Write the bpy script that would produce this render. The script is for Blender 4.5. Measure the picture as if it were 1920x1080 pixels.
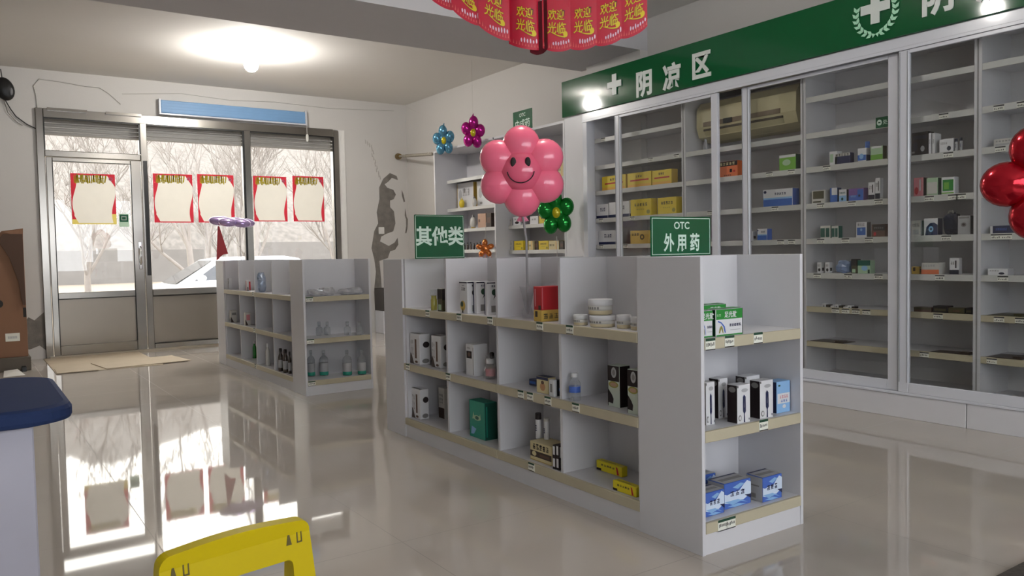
import bpy, bmesh, math, random
from mathutils import Vector, Matrix
for _o in list(bpy.data.objects):
    bpy.data.objects.remove(_o, do_unlink=True)
SC = bpy.context.scene
COL = SC.collection
PI = math.pi

# ------------------------------------------------------------------ camera
def make_camera():
    yaw, pitch, roll = 0.601875, -0.0448462, 0.0197246
    f = Vector((math.sin(yaw)*math.cos(pitch), math.cos(yaw)*math.cos(pitch), math.sin(pitch)))
    r0 = Vector((math.cos(yaw), -math.sin(yaw), 0))
    d0 = f.cross(r0)
    r = math.cos(roll)*r0 + math.sin(roll)*d0
    d = -math.sin(roll)*r0 + math.cos(roll)*d0
    u = -d
    m = Matrix(((r.x, u.x, -f.x, 0), (r.y, u.y, -f.y, 0), (r.z, u.z, -f.z, 1.15), (0, 0, 0, 1)))
    cd = bpy.data.cameras.new('camera'); cd.sensor_width = 36; cd.lens = 36*1494.07/1920
    cd.clip_start = 0.02; cd.clip_end = 400
    c = bpy.data.objects.new('camera', cd); COL.objects.link(c); c.matrix_world = m
    SC.camera = c
make_camera()

# ------------------------------------------------------------------ sky, exposure
SKY = 4.1
LAMP = 250.0
SC.view_settings.view_transform = 'Standard'
SC.view_settings.look = 'None'
SC.view_settings.exposure = 0.85
SC.view_settings.gamma = 1.0
SC.view_settings.use_curve_mapping = False
W = bpy.data.worlds.new('overcast_sky'); SC.world = W; W.use_nodes = True
nt = W.node_tree; nt.nodes.clear()
wo = nt.nodes.new('ShaderNodeOutputWorld'); wb = nt.nodes.new('ShaderNodeBackground')
tc = nt.nodes.new('ShaderNodeTexCoord'); sx = nt.nodes.new('ShaderNodeSeparateXYZ')
mr = nt.nodes.new('ShaderNodeMapRange'); cr = nt.nodes.new('ShaderNodeMix'); cr.data_type = 'RGBA'
nt.links.new(tc.outputs['Generated'], sx.inputs[0]); nt.links.new(sx.outputs['Y'], mr.inputs['Value'])
mr.inputs['From Min'].default_value = -0.3; mr.inputs['From Max'].default_value = 0.3
cr.inputs[6].default_value = (0.93, 0.93, 1.0, 1); cr.inputs[7].default_value = (1.0, 0.955, 0.88, 1)
nt.links.new(mr.outputs[0], cr.inputs[0]); nt.links.new(cr.outputs[2], wb.inputs['Color'])
st = nt.nodes.new('ShaderNodeMapRange'); st.inputs['From Min'].default_value = -0.3; st.inputs['From Max'].default_value = 0.3
st.inputs['To Min'].default_value = SKY*0.92; st.inputs['To Max'].default_value = SKY
nt.links.new(sx.outputs['Y'], st.inputs['Value']); nt.links.new(st.outputs[0], wb.inputs['Strength']); nt.links.new(wb.outputs[0], wo.inputs['Surface'])

# ------------------------------------------------------------------ materials
def lin(c):
    return tuple(((v/255)/12.92 if v/255 <= 0.04045 else ((v/255+0.055)/1.055)**2.4) for v in c)
MATS = {}
def mat(name, rgb, rough=0.5, metal=0.0, var=0.05, scale=9.0, spec=0.5, bump=0.0, emit=0.0, alpha=None, trans=0.0, coat=0.0, bscale=60):
    if name in MATS: return MATS[name]
    m = bpy.data.materials.new(name); m.use_nodes = True; MATS[name] = m
    n = m.node_tree; b = n.nodes['Principled BSDF']
    c = lin(rgb)
    t = n.nodes.new('ShaderNodeTexCoord'); no = n.nodes.new('ShaderNodeTexNoise')
    no.inputs['Scale'].default_value = scale; no.inputs['Detail'].default_value = 4
    n.links.new(t.outputs['Object'], no.inputs['Vector'])
    mx = n.nodes.new('ShaderNodeMix'); mx.data_type = 'RGBA'
    mx.inputs[6].default_value = tuple(v*(1-var) for v in c)+(1,); mx.inputs[7].default_value = tuple(min(1, v*(1+var)) for v in c)+(1,)
    n.links.new(no.outputs['Fac'], mx.inputs[0]); n.links.new(mx.outputs[2], b.inputs['Base Color'])
    b.inputs['Roughness'].default_value = rough; b.inputs['Metallic'].default_value = metal
    b.inputs['Specular IOR Level'].default_value = spec
    if coat: b.inputs['Coat Weight'].default_value = coat; b.inputs['Coat Roughness'].default_value = 0.08
    if trans: b.inputs['Transmission Weight'].default_value = trans
    if emit:
        b.inputs['Emission Color'].default_value = c+(1,); b.inputs['Emission Strength'].default_value = emit
    if bump:
        n2 = n.nodes.new('ShaderNodeTexNoise'); n2.inputs['Scale'].default_value = bscale
        bp = n.nodes.new('ShaderNodeBump'); bp.inputs['Strength'].default_value = bump; bp.inputs['Distance'].default_value = 0.01
        n.links.new(t.outputs['Object'], n2.inputs['Vector']); n.links.new(n2.outputs['Fac'], bp.inputs['Height']); n.links.new(bp.outputs[0], b.inputs['Normal'])
    return m
def glass(name, tint=(0.96, 0.98, 0.97), haze=0.0, ior=1.5, hazecol=(0.8, 0.8, 0.8), minr=0.0):
    if name in MATS: return MATS[name]
    m = bpy.data.materials.new(name); m.use_nodes = True; MATS[name] = m
    n = m.node_tree; n.nodes.clear()
    o = n.nodes.new('ShaderNodeOutputMaterial'); tr = n.nodes.new('ShaderNodeBsdfTransparent'); gl = n.nodes.new('ShaderNodeBsdfGlossy')
    fr = n.nodes.new('ShaderNodeFresnel'); mx = n.nodes.new('ShaderNodeMixShader')
    tr.inputs['Color'].default_value = tint+(1,); gl.inputs['Roughness'].default_value = 0.01; fr.inputs['IOR'].default_value = ior
    ad = n.nodes.new('ShaderNodeMath'); ad.operation = 'MAXIMUM'; ad.inputs[1].default_value = minr
    ge = n.nodes.new('ShaderNodeNewGeometry'); mp = n.nodes.new('ShaderNodeMapRange')
    mp.inputs['To Min'].default_value = ior; mp.inputs['To Max'].default_value = 1/ior
    n.links.new(ge.outputs['Backfacing'], mp.inputs['Value']); n.links.new(mp.outputs[0], fr.inputs['IOR'])
    n.links.new(fr.outputs[0], ad.inputs[0]); n.links.new(ad.outputs[0], mx.inputs[0])
    n.links.new(tr.outputs[0], mx.inputs[1]); n.links.new(gl.outputs[0], mx.inputs[2])
    last = mx
    if haze:
        df = n.nodes.new('ShaderNodeBsdfDiffuse'); df.inputs['Color'].default_value = hazecol+(1,)
        tl = n.nodes.new('ShaderNodeBsdfTranslucent'); tl.inputs['Color'].default_value = hazecol+(1,)
        m0 = n.nodes.new('ShaderNodeMixShader'); m0.inputs[0].default_value = 0.5
        n.links.new(df.outputs[0], m0.inputs[1]); n.links.new(tl.outputs[0], m0.inputs[2])
        t = n.nodes.new('ShaderNodeTexCoord'); no = n.nodes.new('ShaderNodeTexNoise'); no.inputs['Scale'].default_value = 14
        mu = n.nodes.new('ShaderNodeMath'); mu.operation = 'MULTIPLY'; mu.inputs[1].default_value = haze*2
        n.links.new(t.outputs['Object'], no.inputs['Vector']); n.links.new(no.outputs['Fac'], mu.inputs[0])
        m1 = n.nodes.new('ShaderNodeMixShader'); n.links.new(mu.outputs[0], m1.inputs[0])
        n.links.new(mx.outputs[0], m1.inputs[1]); n.links.new(m0.outputs[0], m1.inputs[2]); last = m1
    n.links.new(last.outputs[0], o.inputs['Surface'])
    return m
def paper(name, rgb, tl=0.5):
    m = mat(name, rgb, 0.7); n = m.node_tree
    b = n.nodes['Principled BSDF']; o = [x for x in n.nodes if x.type == 'OUTPUT_MATERIAL'][0]
    t = n.nodes.new('ShaderNodeBsdfTranslucent'); t.inputs['Color'].default_value = lin(rgb)+(1,)
    mx = n.nodes.new('ShaderNodeMixShader'); mx.inputs[0].default_value = tl
    n.links.new(b.outputs[0], mx.inputs[1]); n.links.new(t.outputs[0], mx.inputs[2]); n.links.new(mx.outputs[0], o.inputs['Surface'])
    return m

# ------------------------------------------------------------------ mesh builder
class MB:
    def __init__(s): s.v = []; s.f = []; s.m = []; s.s = []; s.M = Matrix.Identity(4)
    def add(s, vs, fs, mi=0, smooth=False):
        k = len(s.v); s.v += [tuple(s.M @ Vector(p)) for p in vs]
        for q in fs: s.f.append([k+i for i in q]); s.m.append(mi); s.s.append(smooth)
        return s
    def box(s, x0, y0, z0, x1, y1, z1, mi=0, bev=0.0):
        c = Vector(((x0+x1)/2, (y0+y1)/2, (z0+z1)/2)); h = (abs(x1-x0)/2, abs(y1-y0)/2, abs(z1-z0)/2)
        if bev <= 0:
            vs = [(c.x+a*h[0], c.y+b*h[1], c.z+d*h[2]) for a in (-1, 1) for b in (-1, 1) for d in (-1, 1)]
            return s.add(vs, [(0, 1, 3, 2), (4, 6, 7, 5), (0, 4, 5, 1), (2, 3, 7, 6), (0, 2, 6, 4), (1, 5, 7, 3)], mi)
        b = min(bev, min(h)*0.9); vs = []; idx = {}
        for sx in (-1, 1):
            for sy in (-1, 1):
                for sz in (-1, 1):
                    for ax in range(3):
                        p = [sx*(h[0]-b), sy*(h[1]-b), sz*(h[2]-b)]; p[ax] = (sx, sy, sz)[ax]*h[ax]
                        idx[(sx, sy, sz, ax)] = len(vs); vs.append(Vector(p))
        fs = []
        for ax in range(3):
            o = [i for i in range(3) if i != ax]
            for sg in (-1, 1):
                q = []
                for a, b2 in ((-1, -1), (1, -1), (1, 1), (-1, 1)):
                    t = [0, 0, 0]; t[ax] = sg; t[o[0]] = a; t[o[1]] = b2; q.append(idx[(t[0], t[1], t[2], ax)])
                fs.append(q)
            for a in (-1, 1):
                for b2 in (-1, 1):
                    t = [0, 0, 0]; t[o[0]] = a; t[o[1]] = b2; q = []
                    for sg, axx in ((-1, o[0]), (1, o[0]), (1, o[1]), (-1, o[1])):
                        t[ax] = sg; q.append(idx[(t[0], t[1], t[2], axx)])
                    fs.append(q)
        for sx in (-1, 1):
            for sy in (-1, 1):
                for sz in (-1, 1): fs.append([idx[(sx, sy, sz, a)] for a in range(3)])
        out = []
        for q in fs:
            ce = sum((vs[i] for i in q), Vector())/len(q); nn = (vs[q[1]]-vs[q[0]]).cross(vs[q[2]]-vs[q[0]])
            out.append(q if nn.dot(ce) > 0 else q[::-1])
        return s.add([tuple(v+c) for v in vs], out, mi)
    def prism(s, pts, a, b, axis='y', mi=0):
        # pts: 2D outline, extruded between a and b along axis
        def P(p, t):
            return {'x': (t, p[0], p[1]), 'y': (p[0], t, p[1]), 'z': (p[0], p[1], t)}[axis]
        n = len(pts); vs = [P(p, a) for p in pts]+[P(p, b) for p in pts]
        fs = [list(range(n)), list(range(2*n-1, n-1, -1))]+[[i, i+n, (i+1) % n+n, (i+1) % n] for i in range(n)]
        return s.add(vs, fs, mi)
    def tube(s, path, r, seg=8, mi=0, cap=True, smooth=True):
        path = [Vector(p) for p in path]; n = len(path); rr = r if isinstance(r, (list, tuple)) else [r]*n
        vs = []; up = Vector((0, 0, 1))
        pu = None
        for i, p in enumerate(path):
            t = (path[min(i+1, n-1)]-path[max(i-1, 0)]).normalized()
            if pu is None: pu = t.orthogonal().normalized()
            a = (pu-t*pu.dot(t)).normalized(); pu = a; b = t.cross(a)
            for k in range(seg):
                w = 2*PI*k/seg; vs.append(tuple(p+rr[i]*(a*math.cos(w)+b*math.sin(w))))
        fs = [[i*seg+k, i*seg+(k+1) % seg, (i+1)*seg+(k+1) % seg, (i+1)*seg+k] for i in range(n-1) for k in range(seg)]
        s.add(vs, fs, mi, smooth)
        if cap: s.add([vs[k] for k in range(seg)], [list(range(seg))[::-1]], mi); s.add(vs[-seg:], [list(range(seg))], mi)
        return s
    def lathe(s, prof, c=(0, 0, 0), seg=24, mi=0, smooth=True, sx=1, sy=1):
        vs = []; n = len(prof)
        for (r, z) in prof:
            for k in range(seg):
                w = 2*PI*k/seg; vs.append((c[0]+sx*r*math.cos(w), c[1]+sy*r*math.sin(w), c[2]+z))
        fs = [[i*seg+k, i*seg+(k+1) % seg, (i+1)*seg+(k+1) % seg, (i+1)*seg+k] for i in range(n-1) for k in range(seg)]
        s.add(vs, fs, mi, smooth); s.add(vs[:seg], [list(range(seg))[::-1]], mi); s.add(vs[-seg:], [list(range(seg))], mi)
        return s
    def ellipsoid(s, c, ax, seg=20, rings=12, mi=0, pw=1.0):
        # ax: three axis vectors
        A = [Vector(a) for a in ax]; c = Vector(c); vs = []
        for i in range(rings+1):
            th = PI*i/rings
            for k in range(seg):
                ph = 2*PI*k/seg
                vs.append(tuple(c+A[0]*math.sin(th)*math.cos(ph)+A[1]*math.sin(th)*math.sin(ph)+A[2]*math.cos(th)))
        fs = [[i*seg+k, (i+1)*seg+k, (i+1)*seg+(k+1) % seg, i*seg+(k+1) % seg] for i in range(rings) for k in range(seg)]
        return s.add(vs, fs, mi, True)
    def text(s, body, mtx, mi=0, size=1.0, bold=0.0, sx=1.0):
        vs, fs = text_mesh(body, bold)
        return s.add([tuple(mtx @ Vector((v[0]*size*sx, v[1]*size, v[2]*size))) for v in vs], fs, mi)
    def build(s, name, mats, parent=None, loc=None, bevel=None):
        me = bpy.data.meshes.new(name); me.from_pydata(s.v, [], s.f)
        for mm in (mats if isinstance(mats, (list, tuple)) else [mats]): me.materials.append(mm)
        me.polygons.foreach_set('material_index', s.m); me.polygons.foreach_set('use_smooth', s.s)
        me.validate(); me.update()
        o = bpy.data.objects.new(name, me); COL.objects.link(o)
        if parent is not None: o.parent = parent
        if loc is not None: o.location = loc
        return o
TXT = {}
def text_mesh(body, bold=0.0):
    k = (body, bold)
    if k in TXT: return TXT[k]
    cu = bpy.data.curves.new('glyphs', 'FONT'); cu.body = body; cu.size = 1.0; cu.align_x = 'CENTER'; cu.align_y = 'CENTER'; cu.offset = bold
    cu.resolution_u = 3
    ob = bpy.data.objects.new('glyphs', cu); COL.objects.link(ob)
    me = bpy.data.meshes.new_from_object(ob)
    vs = [tuple(v.co) for v in me.vertices]; fs = [list(p.vertices) for p in me.polygons]
    bpy.data.objects.remove(ob, do_unlink=True); bpy.data.meshes.remove(me); bpy.data.curves.remove(cu)
    if vs:
        x0 = min(v[0] for v in vs); x1 = max(v[0] for v in vs); y0 = min(v[1] for v in vs); y1 = max(v[1] for v in vs)
        vs = [(v[0]-(x0+x1)/2, v[1]-(y0+y1)/2, 0) for v in vs]
    TXT[k] = (vs, fs); return TXT[k]
def FX(x, y, z):
    """plane facing the room (-X): local x runs towards -Y"""
    return Matrix(((0, 0, -1, x), (-1, 0, 0, y), (0, 1, 0, z), (0, 0, 0, 1)))
def FY(x, y, z):
    """plane facing -Y"""
    return Matrix(((1, 0, 0, x), (0, 0, -1, y), (0, 1, 0, z), (0, 0, 0, 1)))
def empty(name, loc=(0, 0, 0), rz=0.0):
    o = bpy.data.objects.new(name, None); COL.objects.link(o); o.location = loc; o.rotation_euler = (0, 0, rz)
    o.empty_display_size = 0.1; return o
def tag(o, label, cat, group=None):
    o['label'] = label; o['category'] = cat
    if group: o['group'] = group
    return o
def struct(o): o['kind'] = 'structure'; return o
def copy_tree(o, parent=None):
    c = o.copy(); COL.objects.link(c); c.parent = parent
    for ch in [x for x in KIDS.get(o.name, [])]: copy_tree(ch, c)
    return c
KIDS = {}
def index_kids():
    KIDS.clear()
    for o in bpy.data.objects:
        if o.parent: KIDS.setdefault(o.parent.name, []).append(o)

white_paint = mat('white_wall_paint', (205, 202, 198), 0.85, var=0.03, scale=1.5, bump=0.05)
lam = mat('white_laminate', (206, 205, 208), 0.35, var=0.015)
lamgrey = mat('white_laminate_edge', (222, 221, 224), 0.4, var=0.015)
lip = mat('beige_edge_strip', (184, 175, 150), 0.5, var=0.06, scale=14)
steel = mat('brushed_steel', (150, 146, 140), 0.22, 1.0, var=0.12, scale=3)
steel_panel = mat('steel_sheet', (140, 132, 122), 0.38, 1.0, var=0.08, scale=2)
alu = mat('white_aluminium', (205, 207, 214), 0.25, 0.0, var=0.01, coat=0.4)
black = mat('black_plastic', (16, 16, 17), 0.4)
grout_dark = mat('dark_gap', (40, 37, 34), 0.7)
green_board = mat('green_board', (8, 84, 44), 0.07, 0.0, var=0.03, spec=0.4)
green_sign = mat('green_acrylic', (10, 84, 48), 0.25, 0.0, var=0.02)
sign_white = mat('sign_lettering', (205, 228, 214), 0.4)
# ------------------------------------------------------------------ room shell
H = 3.4; XR = 5.6; YF = 10.9; XL = -3.2; YN = -3.2
def floor_material():
    m = mat('polished_floor_tile', (182, 173, 164), 0.045, var=0.05, scale=2.5, spec=0.62)
    n = m.node_tree; b = n.nodes['Principled BSDF']; b.inputs['IOR'].default_value = 1.6
    t = n.nodes.new('ShaderNodeTexCoord'); mp = n.nodes.new('ShaderNodeMapping'); br = n.nodes.new('ShaderNodeTexBrick')
    mp.inputs['Location'].default_value = (-0.6, -0.45, 0)
    br.offset = 0.0; br.inputs['Scale'].default_value = 1.0; br.inputs['Brick Width'].default_value = 0.8; br.inputs['Row Height'].default_value = 0.8
    br.inputs['Mortar Size'].default_value = 0.0016; br.inputs['Mortar Smooth'].default_value = 0.1
    old = b.inputs['Base Color'].links[0].from_socket
    n.links.new(t.outputs['Object'], mp.inputs[0]); n.links.new(mp.outputs[0], br.inputs['Vector'])
    mx = n.nodes.new('ShaderNodeMix'); mx.data_type = 'RGBA'; mx.inputs[7].default_value = lin((122, 114, 104))+(1,)
    n.links.new(br.outputs['Fac'], mx.inputs[0]); n.links.new(old, mx.inputs[6]); n.links.new(mx.outputs[2], b.inputs['Base Color'])
    rm = n.nodes.new('ShaderNodeMapRange'); rm.inputs['To Min'].default_value = 0.035; rm.inputs['To Max'].default_value = 0.5
    n.links.new(br.outputs['Fac'], rm.inputs['Value']); n.links.new(rm.outputs[0], b.inputs['Roughness'])
    return m
struct(MB().box(XL-0.2, YN-0.2, -0.12, XR+0.2, YF+0.25, 0).build('floor', floor_material()))
struct(MB().box(XL-0.2, YN-0.2, H, XR+0.2, YF+0.25, H+0.15).build('ceiling', mat('ceiling_paint', (222, 219, 214), 0.85, var=0.03, scale=1.2)))
struct(MB().box(XR, YN, 0, XR+0.2, YF+0.25, H).build('wall_right', white_paint))
struct(MB().box(XL-0.2, YN, 0, XL, YF+0.25, H).build('wall_left', white_paint))
wf = MB().box(XL, YF, 0, 0.76, YF+0.25, H).box(0.76, YF, 2.95, 4.6, YF+0.25, H).box(4.6, YF, 0, XR, YF+0.25, H)
struct(wf.build('wall_front', white_paint))
# rear wall behind the camera with its own long window
wn = MB().box(XL, YN-0.2, 0, -1.6, YN, H).box(4.6, YN-0.2, 0, XR, YN, H).box(-1.6, YN-0.2, 0, 4.6, YN, 0.8).box(-1.6, YN-0.2, 2.9, 4.6, YN, H)
struct(wn.build('wall_rear', white_paint))
w2 = MB()
for x in (-1.6, -0.07, 1.47, 3.0, 4.53): w2.box(x, YN-0.14, 0.8, x+0.07, YN-0.06, 2.9)
w2.box(-1.6, YN-0.14, 0.8, 4.6, YN-0.06, 0.87).box(-1.6, YN-0.14, 2.83, 4.6, YN-0.06, 2.9)
wo2 = struct(w2.build('window_2', alu))
MB().box(-1.6, YN-0.104, 0.8, 4.6, YN-0.098, 2.9).build('window_pane', glass('clear_glass'), wo2)
# dropped beam and its pilaster on the right wall
struct(MB().box(XL, 5.73, 3.09, XR, 6.74, H).build('trim_1', mat('beam_paint', (196, 194, 196), 0.85, var=0.02)))
struct(MB().box(5.5, 5.73, 0, XR, 6.54, 3.09).build('trim_2', white_paint))

# ------------------------------------------------------------------ shopfront: door_1, window_1
def bars(mb, lst, y0, y1, mi=0, bev=0.006):
    for (x0, z0, x1, z1) in lst: mb.box(x0, y0, z0, x1, y1, z1, mi, bev)
    return mb
fr = MB()
bars(fr, [(0.76, 0, 0.84, 2.95), (4.42, 0, 4.5, 2.93), (0.84, 2.84, 4.42, 2.95), (0.84, 2.385, 1.876, 2.46), (1.955, 0.69, 4.42, 0.77), (1.955, 0.0, 4.42, 0.085)], 10.86, 10.99)
bars(fr, [(1.876, 0, 1.955, 2.85), (3.155, 0.77, 3.245, 2.85)], 10.85, 11.0)
fr.box(1.9, 10.835, 0.95, 1.945, 10.85, 2.38, 1).box(3.132, 10.845, 0.77, 3.158, 10.86, 2.84, 1).box(4.402, 10.85, 0.77, 4.422, 10.86, 2.84, 1)
fr.box(1.955, 10.852, 2.828, 4.42, 10.862, 2.842, 1).box(0.84, 10.852, 2.828, 1.876, 10.862, 2.842, 1).box(1.862, 10.852, 2.46, 1.878, 10.862, 2.84, 1).box(0.836, 10.845, 2.46, 0.848, 10.86, 2.84, 1).box(1.955, 10.852, 0.68, 4.42, 10.862, 0.69, 1).box(1.955, 10.852, 0.085, 4.42, 10.862, 0.092, 1)
fr.box(0.88, 10.83, 2.925, 1.3, 10.86, 2.955, 0).box(1.5, 10.83, 2.925, 1.9, 10.86, 2.955, 0)
win = struct(fr.build('window_1', [steel, black]))
gw = glass('shopfront_glass', (0.97, 0.98, 0.98), haze=0.03)
MB().box(1.955, 10.93, 0.77, 3.155, 10.936, 2.84).build('window_pane', gw, win)
MB().box(3.245, 10.93, 0.77, 4.42, 10.936, 2.84).build('window_pane', gw, win)
MB().box(0.84, 10.93, 2.46, 1.876, 10.936, 2.84).build('window_pane', gw, win)
MB().box(1.955, 10.9, 0.085, 4.42, 10.94, 0.69).build('steel_panel', steel_panel, win)
struct(MB().box(4.5, 10.885, 0, 4.6, 11.14, 2.95).build('trim_3', mat('jamb_paint', (232, 230, 226), 0.6)))
d = MB()
bars(d, [(0.845, 0.02, 0.912, 2.38), (1.755, 0.02, 1.87, 2.38), (0.912, 2.33, 1.755, 2.38), (0.912, 0.695, 1.755, 0.77), (0.912, 0.02, 1.755, 0.14)], 10.85, 10.92)
for (a, b_, c_, e_) in ((0.908, 0.14, 0.916, 2.33), (1.749, 0.14, 1.757, 2.33), (0.912, 2.326, 1.755, 2.334), (0.912, 0.69, 1.755, 0.697)): d.box(a, 10.846, b_, c_, 10.852, e_, 1)
door = struct(d.build('door_1', [steel, black]))
MB().box(0.912, 10.88, 0.77, 1.755, 10.886, 2.33).build('door_pane', gw, door)
MB().box(0.912, 10.875, 0.14, 1.755, 10.9, 0.695).build('kick_panel', steel_panel, door)
hd = MB().box(1.805, 10.835, 1.03, 1.845, 10.85, 1.37, 0, 0.004)
hd.tube([(1.825, 10.835, 1.09), (1.825, 10.79, 1.12), (1.825, 10.79, 1.28), (1.825, 10.835, 1.31)], 0.011)
hd.build('door_handle', mat('chrome', (215, 215, 215), 0.08, 1.0), door)
struct(MB().box(0.8, 10.83, 0, 4.5, 10.86, 0.022).build('trim_4', mat('sill_stone', (170, 160, 142), 0.4)))
# rolled-down slats of the shutter behind the glass
sh = MB()
for k in range(5):
    z = 2.66+k*0.05
    sh.prism([(11.06, z), (11.045, z+0.012), (11.045, z+0.036), (11.06, z+0.048), (11.075, z+0.036), (11.075, z+0.012)], 0.78, 4.5, 'x')
tag(sh.build('roller_shutter', mat('shutter_grey', (150, 146, 142), 0.5)), 'grey roller shutter raised to a few slats behind the top of the shop window', 'shutter')

# damaged plaster on the front wall, right of the window
cem = mat('bare_cement', (120, 115, 109), 0.95, var=0.5, scale=12, bump=0.3)
def blob(mb, pts, y, mi=0, t=0.004):
    mb.prism([(p[0], p[1]) for p in pts], y-t, y, 'y', mi)
dm = MB()
def px_poly(l): return l
blob(dm, [(5.02, 1.08), (4.98, 1.25), (5.03, 1.5), (5.1, 1.62), (5.08, 1.78), (5.13, 1.98), (5.13, 2.15), (5.2, 2.28), (5.31, 2.37), (5.42, 2.33), (5.44, 2.27), (5.34, 2.3), (5.28, 2.24), (5.22, 2.2), (5.26, 2.15), (5.36, 2.12), (5.4, 2.05), (5.36, 1.98), (5.3, 1.96), (5.3, 1.86), (5.36, 1.8), (5.38, 1.62), (5.34, 1.5), (5.22, 1.46), (5.14, 1.42), (5.12, 1.35), (5.26, 1.28), (5.36, 1.33), (5.41, 1.4), (5.42, 1.3), (5.36, 1.22), (5.28, 1.2), (5.24, 1.1), (5.1, 1.06), (5.12, 0.8), (5.13, 0.5), (5.1, 0.12), (5.02, 0.12), (5.0, 0.6), (5.04, 0.9)], 10.9)
blob(dm, [(5.5, 2.12), (5.53, 2.05), (5.55, 1.95), (5.53, 1.94), (5.5, 2.04)], 10.9)
blob(dm, [(5.55, 1.84), (5.57, 1.72), (5.59, 1.68), (5.58, 1.55), (5.56, 1.47), (5.54, 1.47), (5.56, 1.58), (5.56, 1.68), (5.54, 1.74)], 10.9)
blob(dm, [(0.44, 0.4), (0.54, 0.42), (0.6, 0.5), (0.66, 0.46), (0.76, 0.55), (0.76, 0.1), (0.7, 0.16), (0.6, 0.12), (0.44, 0.15)], 10.9)
o = dm.build('plaster_damage', cem); o.parent = bpy.data.objects['wall_front']
o.matrix_parent_inverse = Matrix.Identity(4)
ck = MB()
random.seed(5)
pts = [(4.92, 2.85), (5.0, 2.78), (5.04, 2.66), (5.06, 2.52), (5.12, 2.4), (5.15, 2.3)]
for a, b in zip(pts[:-1], pts[1:]):
    for j in range(3):
        t = j/3; x = a[0]+(b[0]-a[0])*t+random.uniform(-.02, .02); z = a[1]+(b[1]-a[1])*t
        blob(ck, [(x, z), (x+0.012, z-0.02), (x+0.02, z-0.06), (x+0.006, z-0.07)], 10.9, 0, 0.002)
o = ck.build('plaster_cracks', mat('crack_grey', (172, 168, 162), 0.95), bpy.data.objects['wall_front'])

# ------------------------------------------------------------------ outside
gr = mat('dusty_ground', (124, 114, 99), 0.95, var=0.12, scale=0.6)
g = MB()
NX, NY = 24, 30
def gz(y): return -0.15 if y < 20 else (-0.15+(y-20)*0.022 if y < 62 else 0.77)
vs = []; fs = []
for j in range(NY+1):
    y = 11.15+(j/NY)**1.6*60
    for i in range(NX+1): vs.append((-40+i*80/NX, y, gz(y)+random.uniform(-.01, .01)))
for j in range(NY):
    for i in range(NX): k = j*(NX+1)+i; fs.append((k, k+1, k+NX+2, k+NX+1))
g.add(vs, fs, 0, True); struct(g.build('ground', gr))
hl = MB(); vs = []; fs = []
for j in range(15):
    for i in range(61):
        x = -45+i*2.2; t = j/14
        y = 46+t*26+1.5*math.sin(i*0.5); hmax = 11.0+3.2*math.sin(x*0.055+0.6)+1.1*math.sin(x*0.23)
        if x < 8: hmax *= max(0.62, 1-(8-x)*0.035)
        vs.append((x, y, 0.6+t**0.7*hmax+random.uniform(-.25, .25)*t))
for j in range(14):
    for i in range(60): k = j*61+i; fs.append((k, k+1, k+62, k+61))
hl.add(vs, fs, 0, True); struct(hl.build('hillside', mat('winter_hillside', (104, 99, 92), 0.95, var=0.7, scale=3.5)))
fw = MB().box(-10, 36, 0, 8.6, 36.3, 1.55).box(12, 40, 0.2, 40, 40.3, 1.9)
tag(fw.build('low_wall', mat('yard_wall', (104, 100, 94), 0.9, var=0.12, scale=2)), 'low grey yard wall beyond the ground outside the shopfront', 'wall')
tag(MB().box(4.5, 37.9, 0.1, 4.8, 38.2, 1.45, 0, 0.02).build('concrete_post', mat('post_white', (225, 220, 210), 0.8)), 'pale short post seen through the glass of the door', 'post')
bark = mat('pale_bark', (122, 115, 107), 0.9, var=0.25, scale=8)
def tree(name, x, y, h, seed, label):
    rnd = random.Random(seed); mb = MB()
    def br(p, d, L, r, lv):
        n = 4; path = [p]; rs = [r]; q = p.copy(); dd = d.copy()
        for i in range(n):
            dd = (dd+Vector((rnd.uniform(-.16, .16), rnd.uniform(-.16, .16), rnd.uniform(-.02, .12)))).normalized()
            q = q+dd*(L/n); path.append(q.copy()); rs.append(r*(1-0.6*(i+1)/n))
        mb.tube(path, rs, 6 if lv < 2 else 3, 0, cap=False)
        if lv < 4:
            for k in range(5 if lv == 0 else 4):
                i = rnd.randint(1, n); a = rnd.uniform(0, 2*PI); sp = rnd.uniform(0.45, 0.9)
                nd = (dd+Vector((math.cos(a), math.sin(a), 0.25))*sp).normalized()
                br(path[i].copy(), nd, L*rnd.uniform(.55, .75), max(rs[i]*0.62, 0.012), lv+1)
    z = gz(y); h *= 1.35; br(Vector((x, y, z-0.05)), Vector((0, 0, 1)), h*0.42, h*0.014, 0)
    tag(mb.build(name, bark), label, 'tree', 'bare trees outside')
TR = [(3.0, 26.5, 5.2, 9, 'bare tree seen through the door glass'), (5.0, 22, 5.6, 3, 'bare tree seen at the left of the first window pane'),
      (8.3, 34, 6.5, 10, 'bare tree farther off behind the right poster of the first pane'), (7.0, 24.5, 5.6, 4, 'bare tree seen just right of the window mullion'),
      (8.5, 28.5, 6.0, 5, 'bare tree seen between the two posters of the last pane'), (10.0, 24.8, 6.0, 6, 'bare tree at the right edge of the last window pane')]
for (x, y, h, sd, lb) in TR: tree('bare_tree', x, y, h, sd, lb)
for k, (x, y, h) in enumerate([(4.4, 40, 5.5), (7.6, 44, 5.5), (10.6, 41, 5.5), (13.8, 44.5, 5.5), (16.4, 41.5, 5.5)]):
    tree('bare_tree', x, y, h, 40+k, 'distant bare tree at the foot of the hillside beyond the yard wall')
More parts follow.
